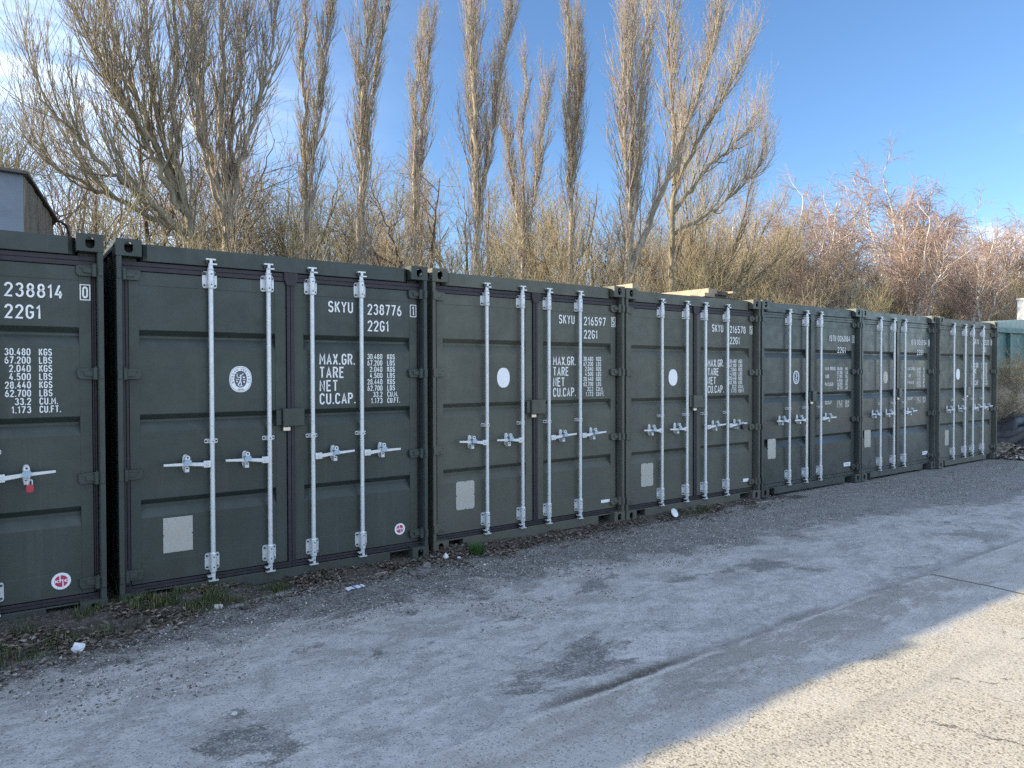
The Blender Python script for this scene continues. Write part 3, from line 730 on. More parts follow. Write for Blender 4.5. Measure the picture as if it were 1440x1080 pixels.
def ground_mat():
    m, k, b = newmat('worn concrete and gravelled asphalt yard')
    tc = k.node('ShaderNodeTexCoord').outputs['Object']
    X, Y, Z = k.sep(tc)
    big = k.noise(tc, 0.55, 5, 0.6); mid = k.noise(tc, 2.2, 6, 0.62, 0.4); sml = k.noise(tc, 14, 6, 0.65)
    grit = k.noise(tc, 70, 4, 0.75); cell = k.sep(k.voro(tc, 78, out='Color'))[0]
    yp = k.math('ADD', Y, k.math('MULTIPLY', k.math('SUBTRACT', mid, 0.5), 1.5))
    yp = k.math('ADD', yp, k.math('MULTIPLY', k.math('MAXIMUM', k.math('SUBTRACT', X, 2.5), 0.0), 0.11))
    yp = k.math('ADD', yp, k.math('MULTIPLY', k.math('SUBTRACT', big, 0.5), 1.2))
    # concrete
    conc = k.mix(k.ramp(sml, 0.25, 0.8), (0.37, 0.365, 0.355), (0.53, 0.52, 0.50))
    conc = k.mix(k.math('MULTIPLY', k.ramp(mid, 0.30, 0.62, 1.0, 0.0), 0.30), conc, (0.235, 0.228, 0.215))
    w1 = k.noise(k.mapping(tc, scale=(0.8, 1.25, 1), rot=(0, 0, R(-8))), 2.6, 12, 0.80, 0.25)
    conc = k.mix(k.math('MULTIPLY', k.ramp(w1, 0.515, 0.535), 0.42), conc, (0.215, 0.21, 0.20))
    conc = k.mix(k.math('MULTIPLY', k.ramp(w1, 0.425, 0.445, 1.0, 0.0), 0.5), conc, (0.52, 0.515, 0.50))
    # aggregate
    ag = k.mix(k.ramp(cell, 0.55, 0.98), (0.065, 0.063, 0.062), (0.40, 0.39, 0.37))
    ag = k.mix(k.math('MULTIPLY', k.ramp(grit, 0.35, 0.7), 0.6), ag, (0.16, 0.155, 0.15))
    ag = k.mix(k.ramp(k.noise(tc, 9, 5, 0.7), 0.3, 0.7, 0.0, 0.45), ag, (0.26, 0.25, 0.235))
    ag = k.mix(k.math('MULTIPLY', k.ramp(X, 3.0, 8.0), 0.7), ag, (0.27, 0.265, 0.255))
    gmask = k.ramp(yp, 4.35, 5.0)
    pn = k.noise(k.mapping(tc, scale=(0.75, 1.3, 1), loc=(4.2, 1.7, 0)), 1.15, 8, 0.68, 0.3)
    patch = k.math('MULTIPLY', k.ramp(pn, 0.555, 0.62), k.ramp(Y, 2.75, 2.95))
    gm = k.math('MAXIMUM', gmask, k.math('MULTIPLY', patch, 0.62))
    wear = k.ramp(k.noise(tc, 6, 9, 0.78), 0.47, 0.51)
    gm2 = k.math('MULTIPLY', k.ramp(gm, 0.1, 0.85), k.math('ADD', 0.72, k.math('MULTIPLY', wear, 0.28)), clamp=True)
    col = k.mix(gm2, conc, ag)
    # nearer slab, brushed across
    brush = k.noise(k.mapping(tc, scale=(70, 7, 1), rot=(0, 0, R(28))), 1.0, 5, 0.7)
    slab = k.mix(k.ramp(brush, 0.3, 0.7), (0.385, 0.375, 0.355), (0.48, 0.465, 0.44))
    slab = k.mix(k.math('MULTIPLY', k.ramp(k.noise(k.mapping(tc, scale=(0.8, 2.2, 1)), 1.6, 7, 0.7), 0.50, 0.66), 0.62), slab, (0.27, 0.26, 0.24))
    slab = k.mix(k.math('MULTIPLY', k.ramp(k.noise(tc, 34, 4, 0.7), 0.60, 0.72), 0.5), slab, (0.17, 0.16, 0.14))
    sp = k.math('MULTIPLY', k.ramp(k.noise(k.mapping(tc, scale=(0.7, 1.5, 1), loc=(2.0, 0, 0)), 2.1, 8, 0.75), 0.46, 0.60), k.ramp(Y, 2.1, 2.5))
    slab = k.mix(k.math('MULTIPLY', sp, 0.35), slab, (0.26, 0.24, 0.21))
    w2 = k.noise(k.mapping(tc, scale=(0.7, 1.4, 1), loc=(7.0, 2.0, 0)), 2.2, 12, 0.80, 0.25)
    zone = k.math('MULTIPLY', k.ramp(Y, 2.2, 2.42), k.math('MULTIPLY', k.ramp(X, 1.8, 3.0), k.ramp(X, 5.6, 7.0, 1.0, 0.0)))
    slab = k.mix(k.math('MULTIPLY', k.math('MULTIPLY', k.ramp(w2, 0.46, 0.49), zone), 0.5), slab, (0.215, 0.195, 0.165))
    slab = k.mix(k.math('MULTIPLY', k.ramp(w2, 0.42, 0.44, 1.0, 0.0), 0.5), slab, (0.54, 0.53, 0.51))
    yw = k.math('ADD', Y, k.math('MULTIPLY', k.math('SUBTRACT', k.noise(tc, 7, 6, 0.7), 0.5), 0.09))
    sm = k.ramp(yw, 2.72, 2.735, 1.0, 0.0)
    lip = k.math('MULTIPLY', k.ramp(yw, 2.685, 2.70), k.ramp(k.noise(tc, 2.3, 5), 0.42, 0.52))
    slab = k.mix(k.math('MULTIPLY', lip, 0.6), slab, (0.54, 0.52, 0.48))
    col = k.mix(sm, col, slab)
    # crumbled topping, with the sunlit area's warm lighter tone put into its colour
    top = k.mix(k.ramp(k.noise(tc, 85, 5, 0.8), 0.34, 0.62), (0.34, 0.305, 0.24), (0.49, 0.455, 0.385))
    top = k.mix(k.math('MULTIPLY', k.ramp(k.sep(k.voro(tc, 115, out='Color'))[1], 0.82, 0.92), 0.8), top, (0.15, 0.125, 0.09))
    top = k.mix(k.math('MULTIPLY', k.ramp(k.noise(tc, 1.4, 5, 0.6, 0.4), 0.50, 0.62), 0.55), top, (0.46, 0.43, 0.37))
    yt = k.math('ADD', Y, k.math('MULTIPLY', k.math('SUBTRACT', k.noise(tc, 1.7, 7, 0.66, 0.5), 0.5), 0.6))
    tm = k.ramp(yt, 2.10, 2.14, 1.0, 0.0)
    col = k.mix(tm, col, top)
    # dirt in the step between slab and yard
    gate = k.ramp(k.noise(k.mapping(tc, loc=(0.35, 0, 0)), 0.55, 5, 0.6), 0.40, 0.52)
    d1 = k.math('MULTIPLY', k.ramp(yw, 2.715, 2.745), k.ramp(yw, 2.76, 2.88, 1.0, 0.0))
    xw = k.math('ADD', X, k.math('MULTIPLY', k.math('SUBTRACT', k.noise(tc, 5, 4), 0.5), 0.6))
    g1 = k.math('MULTIPLY', k.ramp(xw, 2.0, 2.6), k.ramp(xw, 2.9, 3.5, 1.0, 0.0)); g2 = k.math('MULTIPLY', k.ramp(xw, 4.15, 4.3), k.ramp(xw, 4.7, 4.9, 1.0, 0.0))
    dirt = k.math('MULTIPLY', d1, k.math('ADD', k.math('MULTIPLY', gate, 0.30), k.math('MULTIPLY', k.math('MAXIMUM', g1, k.math('MULTIPLY', g2, 0.6)), 0.62)), clamp=True)
    col = k.mix(dirt, col, (0.085, 0.072, 0.060))
    # joint across the slab
    xj = k.math('ADD', X, k.math('MULTIPLY', k.math('SUBTRACT', k.noise(tc, 9, 3), 0.5), 0.025))
    jt = k.math('MULTIPLY', k.ramp(k.math('ABSOLUTE', k.math('SUBTRACT', xj, 6.24)), 0.010, 0.020, 1.0, 0.0), sm)
    jt2 = k.math('MULTIPLY', k.ramp(k.math('ABSOLUTE', k.math('SUBTRACT', xj, 1.3)), 0.006, 0.014, 1.0, 0.0), sm)
    col = k.mix(k.math('MULTIPLY', k.math('MAXIMUM', jt, jt2), 0.75), col, (0.07, 0.065, 0.055))
    # cracks
    wv = k.node('ShaderNodeVectorMath', operation='ADD'); k.put(wv.inputs[0], tc)
    sv = k.node('ShaderNodeVectorMath', operation='SCALE'); k.put(sv.inputs[0], k.noise(tc, 3.0, 6, 0.7, 0, True)); sv.inputs['Scale'].default_value = 0.22
    k.put(wv.inputs[1], sv.outputs[0])
    ce = k.voro(wv.outputs[0], 1.15, 'DISTANCE_TO_EDGE')
    cr = k.math('MULTIPLY', k.ramp(ce, 0.002, 0.006, 1.0, 0.0), k.ramp(k.noise(tc, 1.9, 3), 0.54, 0.60))
    cr = k.math('MULTIPLY', cr, k.ramp(Y, 2.0, 2.3, 1.0, 0.0))
    col = k.mix(k.math('MULTIPLY', cr, 0.8), col, (0.07, 0.06, 0.05))
    # dark grains and pale chips over everything
    gr = k.sep(k.voro(tc, 135, out='Color'))
    col = k.mix(k.math('MULTIPLY', k.ramp(gr[0], 0.90, 0.94), 0.6), col, (0.10, 0.09, 0.08))
    col = k.mix(k.math('MULTIPLY', k.ramp(gr[1], 0.955, 0.975), 0.6), col, (0.55, 0.54, 0.52))
    # tyre and stain tone running along the yard
    tr = k.noise(k.mapping(tc, scale=(0.25, 2.4, 1), rot=(0, 0, R(4))), 1.3, 6, 0.6)
    col = k.mix(k.math('MULTIPLY', k.ramp(tr, 0.54, 0.62), 0.20), col, (0.16, 0.155, 0.15))
    k.put(b.inputs['Base Color'], col)
    b.inputs['Roughness'].default_value = 0.88; b.inputs['Specular IOR Level'].default_value = 0.25
    h = k.math('ADD', k.math('MULTIPLY', grit, 0.9), k.math('MULTIPLY', k.voro(tc, 62), 0.9))
    h = k.math('MULTIPLY', h, k.math('ADD', 0.35, gm2))
    h = k.math('ADD', h, k.math('MULTIPLY', sml, 1.1))
    h = k.math('MULTIPLY', h, k.math('SUBTRACT', 1.0, k.math('MULTIPLY', tm, 0.45)))
    h = k.math('ADD', h, k.math('MULTIPLY', k.math('MULTIPLY', brush, sm), 0.5))
    h = k.math('SUBTRACT', h, k.math('MULTIPLY', k.math('MAXIMUM', cr, jt), 1.5))
    k.put(b.inputs['Normal'], k.bump(h, 0.008, 0.9))
    return m
M['ground'] = ground_mat()
go = link('yard_ground', np_mesh('yard_ground', np.stack([X, Y, Z], -1).reshape(-1, 3), Fq, ['ground'], smooth=True)); tag(go, kind='structure')

# soil verge along the foot of the containers
def verge_edge(x):
    return np.interp(x, [-3, 0.0, 0.56, 1.3, 2.0, 3.1, 3.9, 4.6, 5.8, 7.0, 7.9, 8.6], [4.60, 4.86, 4.98, 5.32, 5.46, 5.42, 5.28, 5.44, 5.50, 5.44, 5.46, 5.80])
def verge_h(x, y):
    e = verge_edge(x) + 0.16*(vnoise(x, y, 3.0, 9)-0.5) + 0.10*(vnoise(x, y, 9.0, 10)-0.5)
    t = np.clip((y-e)/0.42, 0, 1); t = t*t*(3-2*t)
    amp = np.interp(x, [-3, 1.0, 3.0, 5.0, 7.8, 8.4], [0.075, 0.062, 0.050, 0.036, 0.028, 0.0])
    return -0.020 + t*(amp+0.018) + t*0.022*(vnoise(x, y, 7, 12)-0.35) + t*0.012*(vnoise(x, y, 24, 13)-0.5)
vx = np.arange(-3, 8.9, 0.03); vy = np.arange(4.3, 6.5, 0.03)
X, Y = np.meshgrid(vx, vy); Z = verge_h(X, Y)
nx, ny = len(vx), len(vy); idx = np.arange(nx*ny).reshape(ny, nx)
Fq = np.stack([idx[:-1, :-1], idx[:-1, 1:], idx[1:, 1:], idx[1:, :-1]], -1).reshape(-1, 4)
def soil_mat():
    m, k, b = newmat('damp leaf mould soil')
    tc = k.node('ShaderNodeTexCoord').outputs['Object']
    c = k.mix(k.ramp(k.noise(tc, 22, 7, 0.7), 0.3, 0.7), (0.035, 0.029, 0.025), (0.11, 0.095, 0.082))
    c = k.mix(k.ramp(k.sep(k.voro(tc, 75, out='Color'))[0], 0.82, 0.97), c, (0.20, 0.18, 0.16))
    k.put(b.inputs['Base Color'], c); b.inputs['Roughness'].default_value = 0.95
    k.put(b.inputs['Normal'], k.bump(k.noise(tc, 60, 6, 0.8), 0.012))
    return m
M['soil'] = soil_mat()
vo = link('soil_verge', np_mesh('soil_verge', np.stack([X, Y, Z], -1).reshape(-1, 3), Fq, ['soil'], smooth=True)); tag(vo, kind='structure')
def surf(x, y): return np.maximum(ground_h(x, y), np.where((x > -2.9) & (x < 8.8) & (y > 4.35) & (y < 6.4), verge_h(x, y), -9))

# pebbles
def scatter_rocks(name, n, fx, fy, smin, smax, mats):
    base = np.array([[1, 0, 0], [-1, 0, 0], [0, 1, 0], [0, -1, 0], [0, 0, 1], [0, 0, -1]], float)
    fc = np.array([[0, 2, 4], [2, 1, 4], [1, 3, 4], [3, 0, 4], [2, 0, 5], [1, 2, 5], [3, 1, 5], [0, 3, 5]])
    s = smin + (smax-smin)*rng.random(n)**3
    V = base[None]*(0.6+0.7*rng.random((n, 6, 1)))*s[:, None, None]*np.array([1, 1, 0.62])
    a = rng.random(n)*6.283; ca, sa = np.cos(a), np.sin(a)
    V = np.stack([V[..., 0]*ca[:, None]-V[..., 1]*sa[:, None], V[..., 0]*sa[:, None]+V[..., 1]*ca[:, None], V[..., 2]], -1)
    V += np.stack([fx, fy, surf(fx, fy)+s*0.25], -1)[:, None, :]
    Fa = (fc[None]+(np.arange(n)*6)[:, None, None]).reshape(-1, 3)
    mi = np.repeat(rng.integers(0, len(mats), n), 8)
    o = link(name, np_mesh(name, V.reshape(-1, 3), Fa, mats, mi)); return o
M['peb1'] = simple('pale stone chip', (0.55, 0.53, 0.50), 0.8); M['peb2'] = simple('grey stone chip', (0.20, 0.195, 0.19), 0.8)
M['peb3'] = simple('dark stone chip', (0.09, 0.085, 0.08), 0.85); M['peb4'] = simple('buff stone chip', (0.30, 0.26, 0.20), 0.85)
n = 90000; px = -1.5+rng.random(n)**1.5*17; py = 2.9+rng.random(n)*3.1
keep = vnoise(px, py, 1.1, 21)*0.55+vnoise(px, py, 3.2, 22)*0.45 + np.clip((py-4.1)*0.5, -0.3, 0.22) > 0.60
keep &= (py < verge_edge(px)+0.05) | (px > 8.3)
px, py = px[keep], py[keep]
tag(scatter_rocks('gravel', len(px), px, py, 0.0025, 0.0105, ['peb1', 'peb2', 'peb2', 'peb3', 'peb4']), 'loose grey stone chips strewn over the yard beside the containers', 'gravel', kind='stuff')

# leaf litter
LM = []
for i, c in enumerate([(0.095, 0.072, 0.055), (0.15, 0.125, 0.105), (0.25, 0.22, 0.19), (0.060, 0.046, 0.038), (0.12, 0.092, 0.066)]):
    M['leaf%d' % i] = simple('fallen leaf brown', c, 0.75, 0, 0.3, 30); LM.append('leaf%d' % i)
def leaves(name, n, fx, fy, smin, smax, mats):
    # eight-vertex curled leaf: a mid rib and two edges
    prof = np.array([[-1, 0, 0], [-0.45, 0.42, 0.18], [0.25, 0.46, 0.22], [1, 0, 0.05], [0.25, -0.46, 0.22], [-0.45, -0.42, 0.18], [-0.35, 0, 0], [0.3, 0, 0]], float)
    fc = np.array([[0, 6, 1, 1], [6, 7, 2, 1], [7, 3, 2, 2], [0, 5, 6, 6], [5, 4, 7, 6], [4, 3, 7, 7]])
    tri = [[0, 6, 1], [6, 7, 2], [6, 2, 1], [7, 3, 2], [0, 5, 6], [5, 4, 7], [5, 7, 6], [4, 3, 7]]
    s = smin+(smax-smin)*rng.random(n)
    V = prof[None]*s[:, None, None]*(0.75+0.5*rng.random((n, 8, 1)))
    V[..., 2] *= rng.uniform(-0.8, 1.8, n)[:, None]
    for ax_, amp in ((0, 0.5), (1, 0.5), (2, 3.1416)):
        a = rng.uniform(-amp, amp, n); c, s_ = np.cos(a)[:, None], np.sin(a)[:, None]
        i, j = [(1, 2), (0, 2), (0, 1)][ax_]; A, B_ = V[..., i].copy(), V[..., j].copy()
        V[..., i] = A*c-B_*s_; V[..., j] = A*s_+B_*c
    V += np.stack([fx, fy, surf(fx, fy)+0.006+s*0.25], -1)[:, None, :]
    Fa = (np.array(tri)[None]+(np.arange(n)*8)[:, None, None]).reshape(-1, 3)
    return link(name, np_mesh(name, V.reshape(-1, 3), Fa, mats, np.repeat(rng.integers(0, len(mats), n), 8)))
n = 24000; px = rng.uniform(-2.4, 8.2, n); py = verge_edge(px)+0.05+np.where(rng.random(n) < 0.8, np.abs(rng.normal(0, 0.30, n)), -np.abs(rng.normal(0, 0.16, n))); k_ = (py < 5.70) & (vnoise(px, py, 4.0, 61) > 0.33) & (rng.random(n) < np.interp(px, [-2, 2, 4, 8], [1, 0.9, 0.6, 0.45]))
px, py = px[k_], py[k_]
tag(leaves('leaf_litter', len(px), px, py, 0.007, 0.024, LM), 'brown fallen leaves lying along the foot of the containers', 'leaf litter', kind='stuff')
# moss and short grass on the verge
M['grass1'] = simple('green grass blade', (0.055, 0.085, 0.022), 0.7, 0, 0.3, 20); M['grass2'] = simple('dry grass blade', (0.17, 0.15, 0.075), 0.8, 0, 0.3, 20)
M['grass3'] = simple('moss green blade', (0.035, 0.055, 0.016), 0.8)
def blades(name, fx, fy, hmin, hmax, spread, mats, wts, wid=0.0022):
    n = len(fx); h = hmin+(hmax-hmin)*rng.random(n)**1.6; a = rng.random(n)*6.283; lean = spread*rng.random(n)
    z = surf(fx, fy)-0.004; d = np.stack([np.cos(a), np.sin(a)], -1); pd = np.stack([-d[:, 1], d[:, 0]], -1)
    V = np.zeros((n, 5, 3))
    for i, (t, w_) in enumerate(((0, 1), (0, -1), (0.55, 0.8), (0.55, -0.8), (1, 0))):
        off = (lean*h*t*t)[:, None]*d + pd*(w_*wid*(0.6+0.8*rng.random(n)))[:, None]
        V[:, i, 0] = fx+off[:, 0]; V[:, i, 1] = fy+off[:, 1]; V[:, i, 2] = z+h*t*(1-0.25*lean*t)
    Fa = (np.array([[0, 1, 3], [0, 3, 2], [2, 3, 4]])[None]+(np.arange(n)*5)[:, None, None]).reshape(-1, 3)
    mi = np.repeat(rng.choice(len(mats), n, p=wts), 3)
    return link(name, np_mesh(name, V.reshape(-1, 3), Fa, mats, mi))
cl = []
for (cx, cy_, sx, sy_, m_) in ((0.98, 5.46, 0.45, 0.15, 5200), (-0.35, 5.12, 0.55, 0.17, 5600), (0.25, 5.25, 0.4, 0.12, 900), (1.75, 5.52, 0.12, 0.05, 500), (6.9, 5.55, 0.35, 0.06, 500), (2.4, 5.55, 0.4, 0.06, 300)):
    cl.append(np.stack([rng.normal(cx, sx*0.6, m_), np.minimum(rng.normal(cy_, sy_*0.7, m_), 5.62)], -1))
cl = np.concatenate(cl); kk = vnoise(cl[:, 0], cl[:, 1], 6, 31) > 0.42; cl = cl[kk]
tag(blades('verge_grass', cl[:, 0], cl[:, 1], 0.015, 0.075, 0.9, ['grass1', 'grass2', 'grass3'], [0.42, 0.2, 0.38]), 'short green grass and moss growing through the leaf litter', 'grass', kind='stuff')
pa = rng.random(900)*6.283; prr = 0.055*np.sqrt(rng.random(900))
gt = empty('grass_tuft', (3.60, 5.50, float(surf(np.array([3.6]), np.array([5.5]))[0]))); tag(gt, 'bright green grass tuft growing at the foot of the olive container numbered 216597', 'grass tuft')
bo = blades('grass_blades', 3.60+prr*np.cos(pa), 5.50+prr*np.sin(pa), 0.05, 0.13, 0.8, ['grass1', 'grass1'], [0.5, 0.5], 0.0026)
M['tuft'] = simple('fresh green blade', (0.06, 0.14, 0.035), 0.6)
bo.data.materials.clear(); bo.data.materials.append(M['tuft']); bo.data.materials.append(M['grass1'])
bo.parent = gt; bo.matrix_parent_inverse = Matrix.Translation(-Vector(gt.location))

# fallen sticks
def stick(x, y, L, ang, r, label, grp=None):
    n = 6; pts = []; z = float(surf(np.array([x]), np.array([y]))[0])+r+0.008
    for i in range(n+1):
        t = i/n; pts.append(Vector(((t-0.5)*L, 0.03*L*math.sin(5*t+x*7), 0.01*math.sin(9*t+y*5))))
    mb = MB()
    for p, q, i in zip(pts, pts[1:], range(n)): mb.tube(p, q, r*(1-0.1*i), r*(0.9-0.1*i), 6)
    mb.tube(pts[3], pts[3]+Vector((L*0.16, L*0.10, 0.012)), r*0.6, r*0.3, 5)
    o = mb.build('fallen_stick', ['bark_dark'], None, loc=(x, y, z)); o.rotation_euler = (0, 0, ang)
    return tag(o, label, 'stick', grp)
def bark(name, c1, c2, sc_=14):
    m, k, b = newmat(name); tc = k.node('ShaderNodeTexCoord').outputs['Object']
    n_ = k.noise(k.mapping(tc, scale=(1, 1, 0.25)), sc_, 6, 0.7); c = k.mix(k.ramp(n_, 0.32, 0.68), c1, c2)
    k.put(b.inputs['Base Color'], c); b.inputs['Roughness'].default_value = 0.85
    k.put(b.inputs['Normal'], k.bump(n_, 0.03)); return m
M['bark_dark'] = bark('dark bark', (0.07, 0.055, 0.04), (0.16, 0.13, 0.10))
for q in ((4.55, 5.22, 0.42, 0.25, 0.006, 'thin forked twig lying on the gravel in front of the olive containers'), (4.95, 5.02, 0.34, -0.2, 0.005, 'short thin twig lying farther out on the bare yard'),
          (0.15, 5.12, 0.5, 0.5, 0.007, 'crooked stick among the leaves at the left edge'), (-0.25, 5.38, 0.45, 1.1, 0.006, 'pale bent stalk leaning in the grass below the leftmost container')):
    stick(*q)

# litter
def blob(name, loc, s, mat, label, cat, flat=0.6, seed=1):
    r_ = random.Random(seed); import bmesh
    bm = bmesh.new(); bmesh.ops.create_icosphere(bm, subdivisions=2, radius=1)
    for v in bm.verts:
        v.co *= 0.72+0.5*r_.random(); v.co = Vector((v.co.x*s[0], v.co.y*s[1], v.co.z*s[2]))
    me = bpy.data.meshes.new(name); bm.to_mesh(me); bm.free(); me.materials.append(M[mat])
    z = float(surf(np.array([loc[0]]), np.array([loc[1]]))[0])
    o = link(name, me, loc=(loc[0], loc[1], z+s[2]*0.55)); tag(o, label, cat); return o
M['paper'] = simple('crumpled white paper', (0.72, 0.74, 0.78), 0.7)
blob('crumpled_paper', (0.42, 4.98), (0.034, 0.025, 0.034), 'paper', 'crumpled white paper scrap on the leaves near the left edge', 'litter', seed=3)
blob('pale_stone', (1.30, 5.33), (0.034, 0.026, 0.020), 'peb1', 'pale rounded stone at the verge below the largest container', 'stone', seed=5)
blob('grey_stone', (1.42, 5.26), (0.045, 0.035, 0.016), 'peb2', 'flat grey stone beside the pale one at the verge', 'stone', seed=8)
blob('concrete_lump', (3.02, 5.38), (0.045, 0.035, 0.030), 'peb2', 'grey lump of concrete at the foot of the joint between second and third containers', 'stone', seed=9)
blob('plastic_scrap', (3.28, 5.50), (0.022, 0.018, 0.035), 'paper', 'torn white plastic scrap standing in the gap between second and third containers', 'litter', seed=12)
blob('plastic_scrap', (3.40, 5.47), (0.026, 0.014, 0.010), 'paper', 'smaller flat white plastic scrap just right of the torn one', 'litter', seed=14)
blob('white_pebble', (3.44, 5.12), (0.010, 0.010, 0.008), 'paper', 'tiny white pebble on the dark soil left of the grass tuft', 'stone', seed=16)
blob('white_stone', (0.95, 3.60), (0.016, 0.012, 0.008), 'peb1', 'small white stone alone on the pale concrete at lower left', 'stone', seed=17)
blob('wood_offcut', (7.95, 5.52), (0.13, 0.04, 0.014), 'leaf2', 'pale flat scrap of wood by the corner of the slate green container', 'litter', seed=19)
blob('brown_leaf_curl', (2.62, 5.42), (0.07, 0.03, 0.016), 'leaf2', 'large curled brown leaf at the verge above the blue and white wrapper', 'leaf', seed=21)
wr = empty('paper_wrapper', (2.27, 5.17, float(surf(np.array([2.27]), np.array([5.17]))[0])+0.004), R(8)); tag(wr, 'flat white and blue wrapper lying on the gravel below the largest container', 'litter')
mb = MB()
nn = 8
for i in range(nn):
    a0, a1 = -0.075+0.15*i/nn, -0.075+0.15*(i+1)/nn; h0, h1 = 0.006*abs(math.sin(i*1.3)), 0.006*abs(math.sin((i+1)*1.3))
    mb.add([(a0, -0.028, h0), (a1, -0.028, h1), (a1, 0.028, h1+0.004), (a0, 0.028, h0+0.004), (a0, -0.028, h0+0.002), (a1, -0.028, h1+0.002), (a1, 0.028, h1+0.006), (a0, 0.028, h0+0.006)],
           [(0, 1, 2, 3), (4, 5, 6, 7), (0, 1, 5, 4), (3, 2, 6, 7)], 1 if i in (3, 6) else 0)
M['bluep'] = simple('blue printed paper', (0.12, 0.2, 0.5), 0.5)
mb.build('wrapper_sheet', ['paper', 'bluep'], wr)
dk = empty('paper_plate', (6.36, 5.56, 0.035)); tag(dk, 'round white plate leaning against the olive container numbered 216578', 'litter'); dk.rotation_euler = (R(62), R(10), 0)
mb = MB(); mb.prism(oval(0, 0, 0.052, 0.052, 28), 0, 0.003, 'z'); 
o_, i_ = oval(0, 0, 0.052, 0.052, 28), oval(0, 0, 0.040, 0.040, 28)
mb.add([(p[0], p[1], 0.009) for p in o_]+[(p[0], p[1], 0.003) for p in i_], [(j, (j+1) % 28, 28+(j+1) % 28, 28+j) for j in range(28)])
mb.build('plate_disc', ['paper'], dk)

# ------------------------------------------------------------------ things on the roofs
def plank(x, y, z, L, ang, wd, th, mat, label, tilt=0.0, grp='planks stacked on the container roof'):
    mb = MB(); mb.box(-L/2, L/2, -wd/2, wd/2, 0, th)
    for i in range(4): mb.tube((-L/2+0.1+i*(L-0.2)/3, 0, th), (-L/2+0.1+i*(L-0.2)/3, 0, th+0.002), 0.006, n=6, m=1)
    o = mb.build('timber_plank', [mat, 'bolt'], None, bevel=0.004, loc=(x, y, z)); o.rotation_euler = (0, tilt, ang)
    return tag(o, label, 'plank', grp)
RZ = H-0.008
plank(7.42, 7.35, RZ, 2.5, R(88), 0.20, 0.055, 'wood_pale', 'lowest pale board at the left of the roof stack')
plank(7.78, 7.40, RZ, 2.6, R(91), 0.24, 0.050, 'wood_dark', 'bottom dark board in the middle of the roof stack')
plank(8.28, 7.45, RZ+0.02, 2.5, R(86), 0.30, 0.060, 'wood_dark', 'bottom dark board at the right of the roof stack')
plank(7.60, 7.35, RZ+0.058, 2.5, R(93), 0.22, 0.050, 'wood_pale', 'pale board in the second layer, left side of the roof stack')
plank(8.00, 7.38, RZ+0.053, 2.4, R(89), 0.26, 0.045, 'wood_dark', 'dark board in the second layer, right side of the roof stack')
plank(7.66, 7.38, RZ+0.112, 2.5, R(95), 0.20, 0.060, 'wood_pale', 'topmost pale board with a sunlit long edge on the roof stack')
plank(8.02, 7.20, RZ+0.100, 2.1, R(86), 0.30, 0.050, 'wood_dark', 'short dark board near the top of the roof stack')
plank(8.12, 7.05, RZ+0.152, 1.7, R(106), 0.12, 0.030, 'wood_pale', 'thin pale batten lying askew on the right of the roof stack')
plank(6.14, 7.05, RZ+0.030, 2.2, R(90), 0.12, 0.075, 'wood_pale', 'single pale board over the joint of the two olive containers', 0, None)

# ------------------------------------------------------------------ shed behind, left
M['shed'] = paint('blue grey shed panel', (0.17, 0.20, 0.25), 0.9, 0.4, 21.0)
M['board'] = bark('weathered brown boarding', (0.13, 0.11, 0.085), (0.24, 0.21, 0.165), 8)
M['roofdark'] = simple('dark roofing felt', (0.12, 0.11, 0.10), 0.85)
sh = empty('shed', (0.455, 12.6, 0.0)); tag(sh, 'tall blue grey shed with brown boarded side behind the leftmost container', 'shed')
mb = MB()
mb.box(-3.2, 0, 0, 0.06, 0, 4.53); mb.box(-3.2, -3.14, 0.06, 3.0, 0, 4.5); mb.box(-3.2, 0.3, 2.94, 3.0, 0, 4.0)
mb.build('front_wall', ['shed'], sh, bevel=0.006)
# side wall turned outward so the boards face the yard
A = Vector((0.0, 0.0, 0)); Bp = Vector((0.42, 1.45, 0)); dv = (Bp-A).normalized(); nn_ = 7
mb = MB()
for i in range(nn_):
    p, q = A+(Bp-A)*(i/nn_)+dv*0.004, A+(Bp-A)*((i+1)/nn_)-dv*0.004; th = Vector((dv.y, -dv.x, 0))*(0.03 if i % 2 else 0.018)
    t0, t1 = 4.50-0.30*i/nn_*1.0, 4.50-0.30*(i+1)/nn_*1.0
    vs = [p, q, q+th, p+th]; mb.add([(v.x, v.y, 0) for v in vs]+[(vs[0].x, vs[0].y, t0), (vs[1].x, vs[1].y, t1), (vs[2].x, vs[2].y, t1), (vs[3].x, vs[3].y, t0)],
                                [(0, 1, 2, 3), (4, 5, 6, 7), (0, 1, 5, 4), (1, 2, 6, 5), (2, 3, 7, 6), (3, 0, 4, 7)])
mb.build('side_boards', ['board'], sh)
mb = MB(); vs = [(-3.3, -0.10, 4.62), (0.05, -0.10, 4.53), (0.52, 1.50, 4.20), (0.40, 3.1, 4.10), (-3.3, 3.1, 4.3)]
mb.add([v for v in vs]+[(a, b, c+0.04) for a, b, c in vs], [(4, 3, 2, 1, 0), (5, 6, 7, 8, 9)]+[(i, (i+1) % 5, 5+(i+1) % 5, 5+i) for i in range(5)])
mb.build('roof', ['roofdark'], sh)
mb = MB(); pp = [Vector(p) for p in ((0.50, 1.42, 4.17), (0.56, 1.46, 4.17), (0.64, 1.5, 4.12), (0.68, 1.52, 4.0), (0.68, 1.52, 3.2))]
for p, q in zip(pp, pp[1:]): mb.tube(p, q, 0.022, n=8)
mb.build('overflow_pipe', ['black'], sh, smooth=True)

